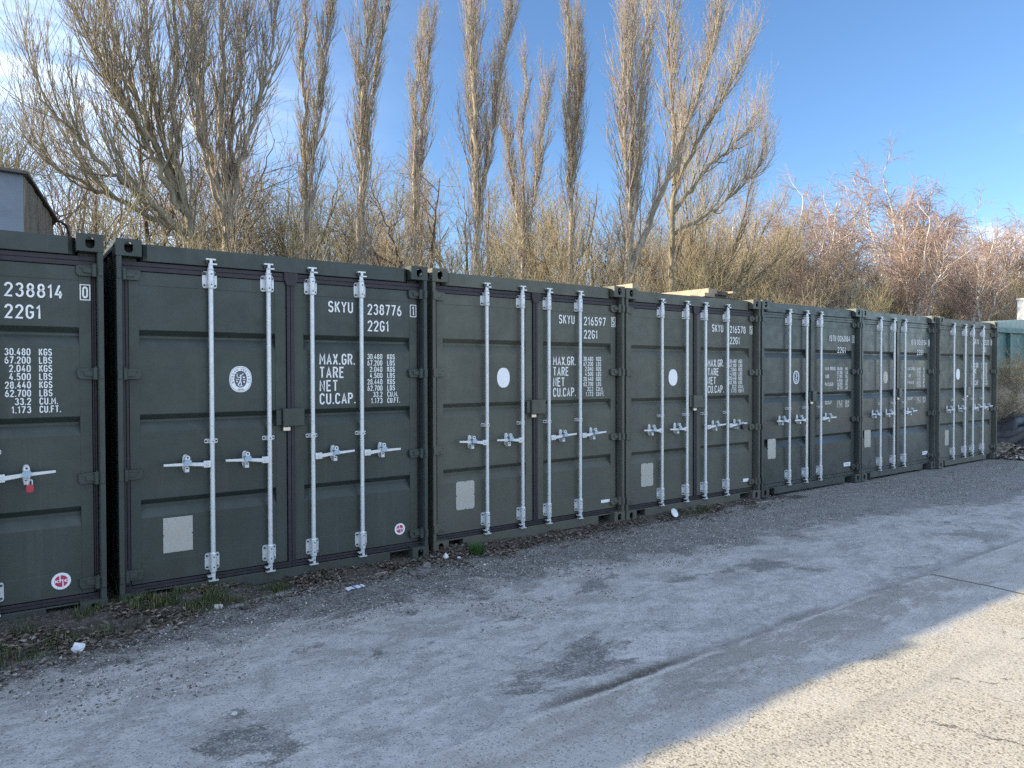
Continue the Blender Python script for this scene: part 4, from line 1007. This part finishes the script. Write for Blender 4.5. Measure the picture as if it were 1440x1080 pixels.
# ------------------------------------------------------------------ right end: bank, skip, tarpaulin, debris
def bank_h(x, y):
    t = np.clip((x-15.9)/3.2, 0, 1)*np.clip((y-4.6-(x-16)*0.02)/2.6, 0, 1)
    u = np.clip((x-17.2)/2.4, 0, 1)*np.clip((y-5.2)/1.9, 0, 1); t = np.maximum(t*0.55, u*u*(3-2*u)); return -0.03 + t*1.52 + np.minimum(t, 0.5)*0.22*(vnoise(x, y, 1.7, 41)-0.5) + t*0.10*(vnoise(x, y, 6, 42)-0.5)
bx_ = np.concatenate([np.arange(15.7, 30, 0.12), np.linspace(30.5, 70, 30)]); by_ = np.concatenate([np.arange(4.4, 10, 0.12), np.linspace(10.5, 40, 20)])
X, Y = np.meshgrid(bx_, by_); Z = bank_h(X, Y)
nx, ny = len(bx_), len(by_); idx = np.arange(nx*ny).reshape(ny, nx)
Fq = np.stack([idx[:-1, :-1], idx[:-1, 1:], idx[1:, 1:], idx[1:, :-1]], -1).reshape(-1, 4)
M['bank'] = simple('dry straw coloured bank', (0.23, 0.20, 0.15), 0.95, 0, 0.5, 7, 0.03, 20)
tag(link('earth_bank', np_mesh('earth_bank', np.stack([X, Y, Z], -1).reshape(-1, 3), Fq, ['bank'], smooth=True)), kind='structure')

sk = empty('metal_skip', (20.2, 7.6, 1.47), R(-4)); tag(sk, 'teal green ribbed metal skip on the bank beyond the last container', 'skip')
mb = MB(); LX = 6.0
mb.box(0, LX, 0.0, 0.05, 0, 1.30); mb.box(0, 0.05, 0.05, 2.2, 0, 1.30); mb.box(LX-0.05, LX, 0.05, 2.2, 0, 1.3); mb.box(0.05, LX-0.05, 2.15, 2.2, 0, 1.3); mb.box(0.05, LX-0.05, 0.05, 2.15, 0.02, 0.08)
mb.build('skip_body', ['teal'], sk)
mb = MB(); mb.box(-0.06, LX+0.06, -0.10, 0.06, 1.17, 1.30); mb.box(-0.06, LX+0.06, 2.15, 2.3, 1.17, 1.3); mb.box(-0.08, 0.06, 0.06, 2.15, 1.17, 1.3)
mb.build('top_rail', ['teal'], sk, bevel=0.01)
mb = MB(); mb.box(-0.02, LX, -0.075, 0.0, 0.26, 0.36); mb.build('waist_rail', ['teal'], sk, bevel=0.006)
for i in range(6):
    mb = MB(); xx = 0.02+i*1.15; mb.box(xx, xx+0.13, -0.09, -0.002, 0.0, 1.168); mb.build('rib', ['teal'], sk, bevel=0.006)
mb = MB(); mb.prism([(-0.02, 1.303), (2.0, 1.303), (6, 1.303), (6, 1.72), (3.6, 1.66), (1.9, 1.55), (0.6, 1.40)], 0.2, 2.0)
M['tealdull'] = simple('pale green sheet', (0.32, 0.40, 0.36), 0.6)
mb.build('sheet_cover', ['tealdull'], sk, bevel=0.02)
wp = empty('white_post', (27.25, 9.1, 1.4)); tag(wp, 'white painted post standing behind the teal skip at the right edge', 'post')
M['whitepaint'] = simple('white painted timber', (0.72, 0.70, 0.66), 0.6)
mb = MB(); mb.box(-0.15, 0.15, -0.15, 0.15, 0, 2.55); mb.build('post_shaft', ['whitepaint'], wp, bevel=0.01)
mb = MB(); mb.box(-0.18, 0.18, -0.18, 0.18, 2.552, 2.62); mb.build('post_cap', ['whitepaint'], wp, bevel=0.02)

# crumpled black tarpaulin
M['tarp'] = simple('black tarpaulin', (0.018, 0.019, 0.022), 0.38)
n = 110; u_, v_ = np.meshgrid(np.linspace(-1, 1, n), np.linspace(-1, 1, n))
rr = np.clip(1-(np.abs(u_)**2.5+np.abs(v_)**2.5)**0.6, 0, 1)
fold = np.abs(((u_*3.2+v_*1.3+1.4*vnoise(u_+5, v_+5, 2.2, 51)) % 1.0)-0.5)*2
Zt = 0.46*rr**0.6 + 0.20*fold*rr + 0.16*(vnoise(u_+3, v_+3, 5, 52)-0.5)*rr + 0.07*(vnoise(u_+3, v_+3, 13, 55)-0.5)*rr
Xt = u_*1.7+0.1*(vnoise(u_, v_, 4, 53)-0.5); Yt = v_*0.85+0.1*(vnoise(u_+9, v_, 4, 54)-0.5)
idx = np.arange(n*n).reshape(n, n); Fq = np.stack([idx[:-1, :-1], idx[:-1, 1:], idx[1:, 1:], idx[1:, :-1]], -1).reshape(-1, 4)
to = link('tarpaulin', np_mesh('tarpaulin', np.stack([Xt, Yt, Zt], -1).reshape(-1, 3), Fq, ['tarp'], smooth=True), loc=(18.6, 6.25, 0.12)); to.rotation_euler = (0, R(-6), R(8))
tag(to, 'crumpled black tarpaulin heaped on the ground beyond the last container', 'tarpaulin')
# debris and brush at the far corner
n = 2600; px = rng.uniform(15.4, 19.5, n); py = 4.9+np.abs(rng.normal(0, 0.5, n))+ (px-15.4)*0.05
def surf2(x, y): return np.maximum(ground_h(x, y), bank_h(x, y))
_s = surf; surf = surf2
tag(leaves('debris', n, px, py, 0.02, 0.07, LM+['peb1']), 'leaves and broken rubbish heaped at the end of the row', 'debris', kind='stuff')
surf = _s

# ------------------------------------------------------------------ trees
def unit(v): return v/np.maximum(np.linalg.norm(v, axis=-1, keepdims=True), 1e-9)
def tubes(P, Rr, k):
    """P (n,m,3) polylines, Rr (n,m) radii -> verts, quads"""
    n, m, _ = P.shape
    T = unit(np.gradient(P, axis=1)); mean = unit(T.mean(1))
    ref = np.where(np.abs(mean[:, 2:3]) < 0.9, np.array([[0, 0, 1.0]]), np.array([[1.0, 0, 0]]))
    N = np.cross(T, ref[:, None, :]); N = unit(N); B = np.cross(T, N)
    th = np.arange(k)*2*np.pi/k
    V = P[:, :, None, :] + Rr[:, :, None, None]*(np.cos(th)[None, None, :, None]*N[:, :, None, :] + np.sin(th)[None, None, :, None]*B[:, :, None, :])
    idx = np.arange(n*m*k).reshape(n, m, k); nx_ = np.roll(idx, -1, axis=2)
    Fq = np.stack([idx[:, :-1], nx_[:, :-1], nx_[:, 1:], idx[:, 1:]], -1).reshape(-1, 4)
    return V.reshape(-1, 3), Fq
def joinm(parts):
    o = 0; Vs, Fs = [], []
    for v, f in parts: Vs.append(v); Fs.append(f+o); o += len(v)
    return np.concatenate(Vs), np.concatenate(Fs)
def grow(S, D, L, R0, R1, m, up, wob, rg):
    n = len(S); P = np.zeros((n, m+1, 3)); P[:, 0] = S; d = unit(D)
    for i in range(m):
        u = up if np.ndim(up) == 0 else up[i]
        d = unit(d + np.array([0, 0, 1.0])*u + rg.normal(0, wob, (n, 3)))
        P[:, i+1] = P[:, i] + d*(L/m)[:, None]
    t = np.linspace(0, 1, m+1)[None]
    return P, R0[:, None]*(1-t)+R1[:, None]*t
def spawn(P, Rr, cnt, t0, t1, ang, rg, az=None):
    """pick cnt points per parent polyline -> start, direction, t, parent radius"""
    n, m, _ = P.shape; pi = np.repeat(np.arange(n), cnt)
    t = (t0+(t1-t0)*((np.tile(np.arange(cnt), n)+rg.random(n*cnt))/cnt))
    f = t*(m-1); i = np.minimum(f.astype(int), m-2); fr = (f-i)[:, None]
    A, Bq = P[pi, i], P[pi, i+1]; S = A*(1-fr)+Bq*fr; T = unit(Bq-A)
    rad = Rr[pi, i]*(1-fr[:, 0])+Rr[pi, i+1]*fr[:, 0]
    rnd = unit(rg.normal(0, 1, (n*cnt, 3))); side = unit(rnd-(rnd*T).sum(-1, keepdims=True)*T)
    a = ang*(0.7+0.6*rg.random(n*cnt))[:, None]
    return S, T*np.cos(a)+side*np.sin(a), t, rad
def stems_from(ctrl, m, rg, wob=0.03):
    out = []
    for c in ctrl:
        c = np.array(c, float); s = np.concatenate([[0], np.cumsum(np.linalg.norm(np.diff(c, axis=0), axis=1))]); s /= s[-1]
        t = np.linspace(0, 1, m); 
        p = np.stack([np.interp(t, s, c[:, i]) for i in range(3)], -1)
        for _ in range(3): p[1:-1] = (p[:-2]+2*p[1:-1]+p[2:])/4
        p[1:-1] += rg.normal(0, wob, (m-2, 3)); out.append(p)
    return np.array(out)

def tree_meshes(name, ctrl, radii, seed, tw, tr, n1=26, L1=1.6, a1=R(30), up1=0.22, n2=7, L2=0.75, up2=0.18, n3=5, L3=0.42, up3=0.12, n4=3, L4=0.22, up4=0.06,
                t1=(0.12, 0.97), taper=0.55, wob=0.09, rt=0.0035, droop=None, r1max=0.035, a2=R(34), a3=R(36), rs=0.004):
    """trunk mesh with its limbs, crown mesh with the twigs"""
    rg = np.random.default_rng(seed)
    S0 = stems_from(ctrl, 26, rg); R0 = np.array([np.linspace(r, max(0.006, r*0.12), 26)**1.0 for r in radii])
    Ls = np.linalg.norm(np.diff(S0, axis=1), axis=-1).sum(1)
    mats = [tr]; parts = [tubes(S0, R0, 10)]
    s, d, t, rad = spawn(S0, R0, n1, *t1, a1, rg)
    l = L1*(1-taper*t)*(0.6+0.7*rg.random(len(t)))
    P1, Q1 = grow(s, d, l, np.minimum(rad*0.6, r1max), np.full(len(t), rt*1.4), 9, up1, wob, rg)
    parts.append(tubes(P1, Q1, 6)); tv, tf = joinm(parts)
    trunk = np_mesh('trunk', tv, tf, [tr], smooth=True)
    cp_ = []
    # short twigs straight off the stems too
    s, d, t, rad = spawn(S0, R0, int(n1*1.8), 0.2, 1.0, a1*1.25, rg)
    Pz, Qz = grow(s, d, L2*(0.4+0.8*rg.random(len(t))), np.minimum(rad*0.3, 0.008), np.full(len(t), rt), 5, up2, wob*1.2, rg)
    P2s, d2, t2, rad2 = spawn(P1, Q1, n2, 0.14, 0.98, a2, rg)
    l2 = L2*(1-0.35*t2)*(0.55+0.8*rg.random(len(t2)))
    P2, Q2 = grow(P2s, d2, l2, np.minimum(rad2*0.7, 0.014), np.full(len(t2), rt), 6, up2, wob*1.2, rg)
    cp_ += [tubes(P2, Q2, 4), tubes(Pz, Qz, 4)]
    PP = np.concatenate([P2, np.stack([Pz[:, i] for i in (0, 1, 2, 3, 4, 5, 5)], 1)[:, :7]]); QQ = np.concatenate([Q2, np.concatenate([Qz, Qz[:, -1:]], 1)])
    PP[len(P2):, 6] += (PP[len(P2):, 5]-PP[len(P2):, 4])*0.05
    s, d, t, rad = spawn(PP, QQ, n3, 0.12, 0.98, a3, rg)
    P3, Q3 = grow(s, d, L3*(0.5+0.9*rg.random(len(t))), np.minimum(rad*0.75, 0.006), np.full(len(t), rt*0.8), 5 if droop else 4, up3 if droop is None else droop, wob*1.4, rg)
    cp_.append(tubes(P3, Q3, 3))
    if n4:
        s, d, t, rad = spawn(P3, Q3, n4, 0.15, 0.95, R(38), rg)
        P4, Q4 = grow(s, d, L4*(0.5+0.9*rg.random(len(t))), np.full(len(t), rt), np.full(len(t), rt*0.7), 3, up4 if droop is None else droop, wob*1.5, rg)
        cp_.append(tubes(P4, Q4, 3))
    cv_, cf = joinm(cp_)
    crown = np_mesh('crown', cv_, cf, [tw])
    return trunk, crown
def place_tree(kind, meshes, loc, rz=0, sc_=1.0, label=None, cat='tree', group=None):
    e = empty(kind, loc, rz); e.scale = (sc_,)*3 if np.ndim(sc_) == 0 else sc_
    link('trunk', meshes[0], e); link('crown', meshes[1], e); tag(e, label, cat, group); return e

M['bark_pop'] = bark('grey poplar bark', (0.17, 0.145, 0.11), (0.42, 0.37, 0.29), 9)
M['bark_pop2'] = bark('olive grey bark', (0.12, 0.105, 0.07), (0.30, 0.265, 0.18), 9)
M['bark_birch'] = bark('white birch bark', (0.30, 0.27, 0.23), (0.62, 0.58, 0.52), 6)
M['tw_pop'] = simple('pale poplar twig', (0.29, 0.245, 0.18), 0.8, 0, 0.25, 3)
M['tw_pop2'] = simple('pinkish poplar twig', (0.34, 0.285, 0.22), 0.8, 0, 0.25, 3)
M['tw_olive'] = simple('olive twig', (0.27, 0.235, 0.135), 0.8, 0, 0.35, 2)
M['tw_brown'] = simple('brown twig', (0.24, 0.19, 0.135), 0.8, 0, 0.35, 2)
M['tw_red'] = simple('reddish birch twig', (0.31, 0.215, 0.175), 0.8, 0, 0.3, 2)
M['tw_tan'] = simple('tan twig', (0.33, 0.275, 0.17), 0.8, 0, 0.3, 2)

HERO = {
'A1': (15.5, [[[4.07, 4.3], [4.03, 5.68], [3.95, 6.98], [3.93, 8.13], [3.97, 9.3], [3.96, 10.6]], [[4.02, 4.95], [3.78, 5.79], [3.65, 6.63], [3.56, 7.61], [3.5, 8.59], [3.43, 9.85]], [[3.99, 4.95], [4.13, 6.43], [4.33, 7.79], [4.51, 8.87], [4.55, 10.07]]]),
'A2': (15, [[[3.31, 4.15], [3.1, 5.02], [2.93, 6.08], [2.93, 7.16], [3.03, 8.0], [2.98, 9.6]], [[3.15, 4.75], [2.83, 5.52], [2.58, 6.28], [2.29, 7.28], [2.0, 8.11], [1.84, 9.22]], [[3.22, 4.28], [2.38, 4.98], [1.8, 5.35], [1.31, 5.84], [0.94, 6.14], [0.68, 6.76]], [[3.25, 4.21], [2.5, 4.64], [1.91, 4.92], [1.36, 5.22], [0.88, 5.43], [0.68, 5.97]], [[3.0, 4.8], [2.45, 5.99], [2.11, 6.84], [1.6, 7.62], [1.44, 8.59]], [[2.69, 5.83], [1.99, 6.68], [1.71, 7.26], [1.38, 8.06]]]),
'B': (16, [[[5.91, 4.32], [5.89, 5.6], [5.87, 7.2], [5.83, 8.63], [5.92, 10.1], [5.96, 11.23]], [[5.92, 4.8], [6.06, 6.92], [6.19, 8.56], [6.34, 9.9], [6.4, 11.05]]]),
'C': (16, [[[7.23, 4.27], [7.28, 5.8], [7.4, 7.51], [7.63, 9.08], [7.96, 10.54], [8.06, 11.77]], [[7.28, 5.46], [7.2, 7.47], [7.34, 9.52], [7.49, 10.91]]]),
'D': (17, [[[9.21, 4.38], [9.26, 6.27], [9.16, 8.13], [9.38, 9.87], [9.56, 11.14]], [[9.26, 5.51], [9.52, 7.82], [9.82, 9.78], [10.09, 11.29]]]),
'E': (16, [[[10.56, 4.18], [10.48, 6.24], [10.49, 8.68], [10.43, 10.34], [10.32, 12.53]], [[10.56, 5.5], [10.98, 7.83], [11.34, 9.62], [11.7, 11.06], [12.15, 12.55]], [[10.54, 5.88], [10.75, 7.79], [10.87, 9.33], [11.05, 12.02]]]),
'F': (18, [[[13.55, 4.41], [13.56, 6.62], [13.57, 8.83], [13.71, 10.41], [13.66, 11.5]], [[13.59, 5.52], [13.21, 7.89], [13.35, 9.89]], [[13.59, 5.52], [14.04, 8.03], [13.99, 10.02]]]),
'G': (17, [[[14.65, 4.38], [14.68, 6.59], [14.6, 8.76], [14.55, 10.93], [14.61, 13.13], [14.61, 14.65]], [[14.69, 7.03], [15.04, 9.51], [15.25, 12.43]]]),
'H1': (16, [[[16.06, 4.38], [16.37, 6.4], [16.46, 8.85], [16.21, 11.0], [16.37, 13.24], [16.37, 14.77]], [[16.27, 5.73], [16.78, 8.02], [17.07, 10.76], [17.49, 13.12], [17.72, 15.01]], [[16.18, 4.72], [17.17, 6.5], [18.17, 8.36], [19.59, 10.87], [20.52, 13.03], [21.1, 15.15]], [[16.31, 5.95], [15.81, 8.3], [15.51, 10.83], [15.6, 13.01]]]),
'H2': (17, [[[19.21, 4.7], [19.31, 6.93], [19.49, 8.69], [20.05, 10.53], [21.01, 12.51], [21.8, 14.77], [22.21, 16.97]], [[19.42, 7.93], [20.82, 10.17], [22.64, 12.38], [23.85, 14.55]], [[19.35, 7.18], [21.42, 9.13], [23.52, 10.56], [25.1, 12.11]], [[19.42, 8.18], [19.49, 10.91], [19.41, 13.1], [19.67, 15.38]], [[19.31, 6.44], [21.83, 7.76], [23.97, 9.41], [24.65, 10.63]]]),
'J': (18, [[[22.69, 3.95], [21.44, 6.83], [21.03, 8.9]], [[22.69, 3.95], [22.68, 6.97], [23.11, 9.5]], [[22.69, 3.95], [24.45, 7.16], [25.38, 9.58]], [[22.69, 3.95], [25.39, 6.11], [27.11, 8.36]], [[22.69, 3.95], [24.93, 5.2], [27.9, 6.93]], [[22.69, 3.95], [21.04, 5.46], [19.69, 6.89]]]),
}
NAR = dict(up1=.20, up2=.16, up3=.10, n2=5, n3=3, n4=0, a2=R(19), a3=R(21), wob=.032, rt=.0040, t1=(.03, .98), taper=.45)
WID = dict(up1=.16, up2=.13, up3=.08, n2=6, n3=3, n4=0, a2=R(22), a3=R(24), wob=.033, rt=.0042, r1max=.024, L2=1.05, L3=.5)
HP = {
'A1': ('poplar_tree', 'tall bare poplar with a thick straight ivy-rough trunk, at left', [.155, .085, .06, .07, .05], 'bark_pop', 'tw_pop', dict(WID, n1=19, L1=2.3, a1=R(22), n2=5)),
'A2': ('poplar_tree', 'bare poplar fanning wide to the left in long curved limbs', [.13, .09, .075, .07, .065, .05, .06], 'bark_pop2', 'tw_pop', dict(WID, n1=16, L1=1.8, a1=R(24), taper=0.4, n2=5)),
'B': ('poplar_tree', 'slim bare poplar with twin stems, just right of the wide spreading poplars', [.10, .05], 'bark_pop', 'tw_pop', dict(NAR, n1=48, L1=1.25, L2=0.6, L3=.35, a1=R(17), r1max=.013)),
'C': ('poplar_tree', 'narrow bare poplar leaning a little right near its top', [.115, .05], 'bark_pop', 'tw_pop', dict(NAR, n1=54, L1=1.55, L2=0.65, L3=.35, a1=R(19), r1max=.014)),
'D': ('poplar_tree', 'pale narrow poplar ending just below the top edge of the photo', [.085, .06], 'bark_pop', 'tw_pop2', dict(NAR, n1=46, L1=1.35, L2=0.6, L3=.35, a1=R(18), r1max=.012)),
'E': ('poplar_tree', 'dense upright poplar with several parallel stems behind the middle of the row', [.14, .08, .07], 'bark_pop', 'tw_pop2', dict(NAR, n1=50, L1=1.9, L2=0.7, L3=.4, a1=R(18), r1max=.015)),
'F': ('poplar_tree', 'shorter pale poplar with its pointed top in clear sky', [.085, .05, .05], 'bark_pop', 'tw_pop2', dict(NAR, n1=40, L1=1.5, L2=0.65, L3=.4, a1=R(18), r1max=.012)),
'G': ('poplar_tree', 'slim straight poplar alone against the blue sky left of the big clump', [.125, .06], 'bark_pop', 'tw_pop', dict(NAR, n1=66, L1=1.8, L2=0.7, L3=.4, a1=R(19), r1max=.014)),
'H1': ('poplar_tree', 'big upright poplar of several strong stems at the right end of the poplars', [.165, .10, .12, .07], 'bark_pop', 'tw_pop2', dict(WID, n1=38, L1=2.4, a1=R(22), t1=(.05, .98), n2=6)),
'H2': ('poplar_tree', 'broad poplar whose limbs arch out right over the rounded willow', [.15, .10, .09, .09, .08], 'bark_pop2', 'tw_pop2', dict(WID, n1=30, L1=2.6, a1=R(26), taper=0.4, n2=6)),
'J': ('willow_tree', 'rounded bushy bare willow with tan twigs beside the last big poplar', [.10]*6, 'bark_dark', 'tw_tan', dict(WID, n1=26, L1=2.1, a1=R(34), taper=0.3, t1=(0.2, 1.0))),
}
HERO['F'][1][1] = [[13.59, 5.52], [13.40, 7.89], [13.48, 10.3]]; HERO['F'][1][2] = [[13.59, 5.52], [13.84, 8.03], [13.86, 10.4]]
HERO['A1'][1].extend([[[4.07, 4.6], [4.2, 5.9], [4.55, 7.0], [4.85, 8.0], [4.95, 9.4]], [[4.0, 4.7], [3.72, 5.3], [3.4, 6.4], [3.28, 7.6], [3.2, 9.3]]])
HERO['A2'][1].append([[3.1, 5.0], [2.75, 6.2], [2.62, 7.4], [2.5, 8.6], [2.45, 9.6]])
for i, (k_, (Yt_, stems)) in enumerate(HERO.items()):
    kind, lab, rad, bk, tw, kw = HP[k_]
    bx0 = stems[0][0][0]; rgx = np.random.default_rng(100+i); ctrl = []
    for j, s in enumerate(stems):
        dy = 0 if j == 0 else rgx.uniform(-0.9, 0.9); n = len(s)
        c = [[p[0]-bx0, dy*(q/(n-1))**1.0, p[1]] for q, p in enumerate(s)]
        if j == 0 or k_ == 'J': c = [[(c[0][0])*0.6, 0, 0], [c[0][0]*0.9, 0, 2.0]] + c
        ctrl.append(c)
    ms = tree_meshes(k_, ctrl, [r*1.0 for r in rad], 50+i, tw, bk, **kw)
    place_tree(kind, ms, (bx0, Yt_, 0), label=lab, cat='tree')

# prototypes for the wood behind
def proto(H_, spread, nst, seed, bk, tw, r0, **kw):
    rg = np.random.default_rng(seed); ctrl, rads = [], []
    base = [[0, 0, 0], [rg.normal(0, .12), rg.normal(0, .12), H_*0.22], [rg.normal(0, .3), rg.normal(0, .3), H_*0.45], [rg.normal(0, .5), rg.normal(0, .5), H_*0.97]]
    ctrl.append(base); rads.append(r0)
    for j in range(nst):
        t = rg.uniform(0.12, 0.5); a = rg.uniform(0, 6.283); s = spread*rg.uniform(0.5, 1.0)
        p0 = np.array([0, 0, H_*t]); top = rg.uniform(0.6, 0.95)*H_
        ctrl.append([p0, p0+[math.cos(a)*s*0.35, math.sin(a)*s*0.35, (top-H_*t)*0.3], p0+[math.cos(a+.3)*s*0.75, math.sin(a+.3)*s*0.75, (top-H_*t)*0.65], [math.cos(a+.2)*s, math.sin(a+.2)*s, top]])
        rads.append(r0*rg.uniform(0.35, 0.6))
    return tree_meshes('p', ctrl, rads, seed, tw, bk, **kw)
PR = {
 'oak': proto(9, 3.2, 8, 1, 'bark_dark', 'tw_brown', .15, n1=10, L1=2.1, L2=1.0, L3=0.55, a1=R(45), up1=0.05, up2=.04, up3=.03, n2=6, n3=3, n4=0, wob=.12, rt=.006, taper=.3, t1=(.25, 1)),
 'ash': proto(10, 2.6, 7, 2, 'bark_pop2', 'tw_olive', .14, n1=10, L1=2.1, L2=1.0, L3=0.55, a1=R(38), up1=0.09, n2=6, n3=3, n4=0, wob=.09, rt=.006, taper=.3, t1=(.25, 1)),
 'haze': proto(8.5, 2.8, 8, 3, 'bark_pop2', 'tw_tan', .11, n1=10, L1=2.0, L2=0.95, L3=0.55, a1=R(38), up1=0.08, n2=6, n3=3, n4=0, wob=.10, rt=.006, taper=.3, t1=(.2, 1)),
 'birch': proto(11, 2.0, 6, 4, 'bark_birch', 'tw_red', .17, n1=11, L1=1.9, L2=0.9, L3=0.7, L4=.4, a1=R(38), up1=0.08, up2=-.01, n2=5, n3=4, n4=0, wob=.08, rt=.0095, rs=0, r1max=.045, taper=.4, droop=-.16, t1=(.25, 1)),
 'birch2': proto(9.5, 2.6, 7, 5, 'bark_birch', 'tw_red', .17, n1=11, L1=2.0, L2=0.9, L3=0.7, L4=.4, a1=R(40), up1=0.07, up2=-.01, n2=5, n3=4, n4=0, wob=.09, rt=.0095, r1max=.045, taper=.3, droop=-.14, t1=(.25, 1)),
 'scrub': proto(4.6, 1.9, 10, 6, 'bark_dark', 'tw_olive', .05, n1=11, L1=1.4, L2=.8, L3=.5, a1=R(45), up1=.06, n2=4, n3=3, n4=0, wob=.16, rt=.0055, taper=.2, t1=(.3, 1)),
 'scrub2': proto(4.2, 2.2, 10, 7, 'bark_pop2', 'tw_tan', .05, n1=11, L1=1.3, L2=.8, L3=.5, a1=R(50), up1=.04, n2=4, n3=3, n4=0, wob=.18, rt=.0055, taper=.2, t1=(.3, 1)),
}
rgp = random.Random(5)
WL = {'oak': 'dark crooked bare tree in the tangled wood behind the containers', 'ash': 'olive twigged bare tree in the tangled wood behind the containers', 'haze': 'tan twigged bare tree in the tangled wood behind the containers',
      'scrub': 'low olive bare thicket just behind the container roofs', 'scrub2': 'low tan bare thicket just behind the container roofs'}
WK = {'oak': 'oak_tree', 'ash': 'ash_tree', 'haze': 'hazel_tree', 'scrub': 'bare_shrub', 'scrub2': 'bare_shrub'}
def wood(p, x, y, s, lab=None, grp=None, kind=None):
    place_tree(kind or WK[p], PR[p], (x, y, -0.1), rgp.uniform(0, 6.28), (s*rgp.uniform(.9, 1.1), s*rgp.uniform(.9, 1.1), s), lab or WL[p], 'shrub' if 'scrub' in p else 'tree',
               grp or {'oak': 'dark crooked trees of the wood', 'ash': 'olive trees of the wood', 'haze': 'tan trees of the wood', 'scrub': 'olive thicket behind the roofs', 'scrub2': 'tan thicket behind the roofs'}[p])
# back rows, heights falling off to match the skyline
def az2x(az, y): return math.tan(az)*y
rows = [(19.5, 4.3, 0.00, 0.95, 0.84), (24.5, 4.0, -0.02, 1.02, 1.04), (31, 4.4, 0.0, 1.02, 1.22)]
for (yy, stp, a0, amax, hs) in rows:
    x_ = az2x(a0, yy)-1.5
    while x_ < az2x(amax, yy):
        az_ = math.atan2(x_, yy); d_ = math.hypot(x_, yy)
        s = hs*(0.86+0.24*rgp.random())*(1.0 if x_ < 30 else 1.05)
        wood(rgp.choice(['oak', 'ash', 'haze', 'oak']), x_+rgp.uniform(-.6, .6), yy+rgp.uniform(-1.2, 1.2), s)
        x_ += stp*(0.8+0.4*rgp.random())*(1+0.012*max(0, x_-8))
# thicket right behind the roofs
x_ = 2.0
while x_ < 26:
    yy = 14.3+rgp.uniform(-.5, 1.4)+(0 if x_ < 26 else (x_-26)*0.16)
    wood(rgp.choice(['scrub', 'scrub2']), x_, yy, rgp.uniform(.72, .96)*(1 if x_ < 12 else 1.0+0.010*(x_-12)))
    x_ += 1.5+0.04*x_
# birches to the right
for j, (x_, y_, s, p) in enumerate([(41, 26, 1.22, 'birch'), (46, 27, 1.42, 'birch2'), (51, 28, 1.34, 'birch2'), (57.5, 27.5, 1.62, 'birch'), (62, 28.5, 1.5, 'birch2'), (68, 29, 1.35, 'birch2'), (74, 30, 1.45, 'birch2'), (79.5, 29.5, 1.62, 'birch'), (87, 30, 1.6, 'birch2'), (95, 31, 1.7, 'birch'), (39, 30, 1.3, 'birch2'), (44.2, 20, 1.02, 'birch'), (53.3, 20.3, 1.0, 'birch'), (35, 24, 1.0, 'birch2')]):
    lab = {3: 'tallest reddish birch, its drooping top highest on the right hand skyline', 7: 'isolated pale stemmed birch top near the right edge', 11: 'birch with a bright white crooked stem in front of the reddish stand', 12: 'white stemmed birch in front of the stand, nearer the right edge'}.get(j, 'reddish twigged birch in the stand at the right')
    wood(p, x_, y_, s, lab, 'birch stand at the right', 'birch_tree')
for x_, y_, s_ in ((18.2, 6.5, .22), (19.4, 6.6, .24), (20.6, 6.5, .22)):
    place_tree('bramble', PR['scrub2'], (x_, y_, float(bank_h(np.array([x_]), np.array([y_]))[0])-.1), x_*3, s_, 'leafless bramble tangle on the bank below the teal skip', 'shrub', 'brambles on the bank')
for x_ in np.arange(24, 120, 4.0):
    wood(rgp.choice(['oak', 'oak', 'ash', 'haze']), float(x_), 20+0.10*(float(x_)-24)+rgp.uniform(-1, 1.5), 0.80+0.006*(x_-27)+rgp.uniform(-.1, .12))
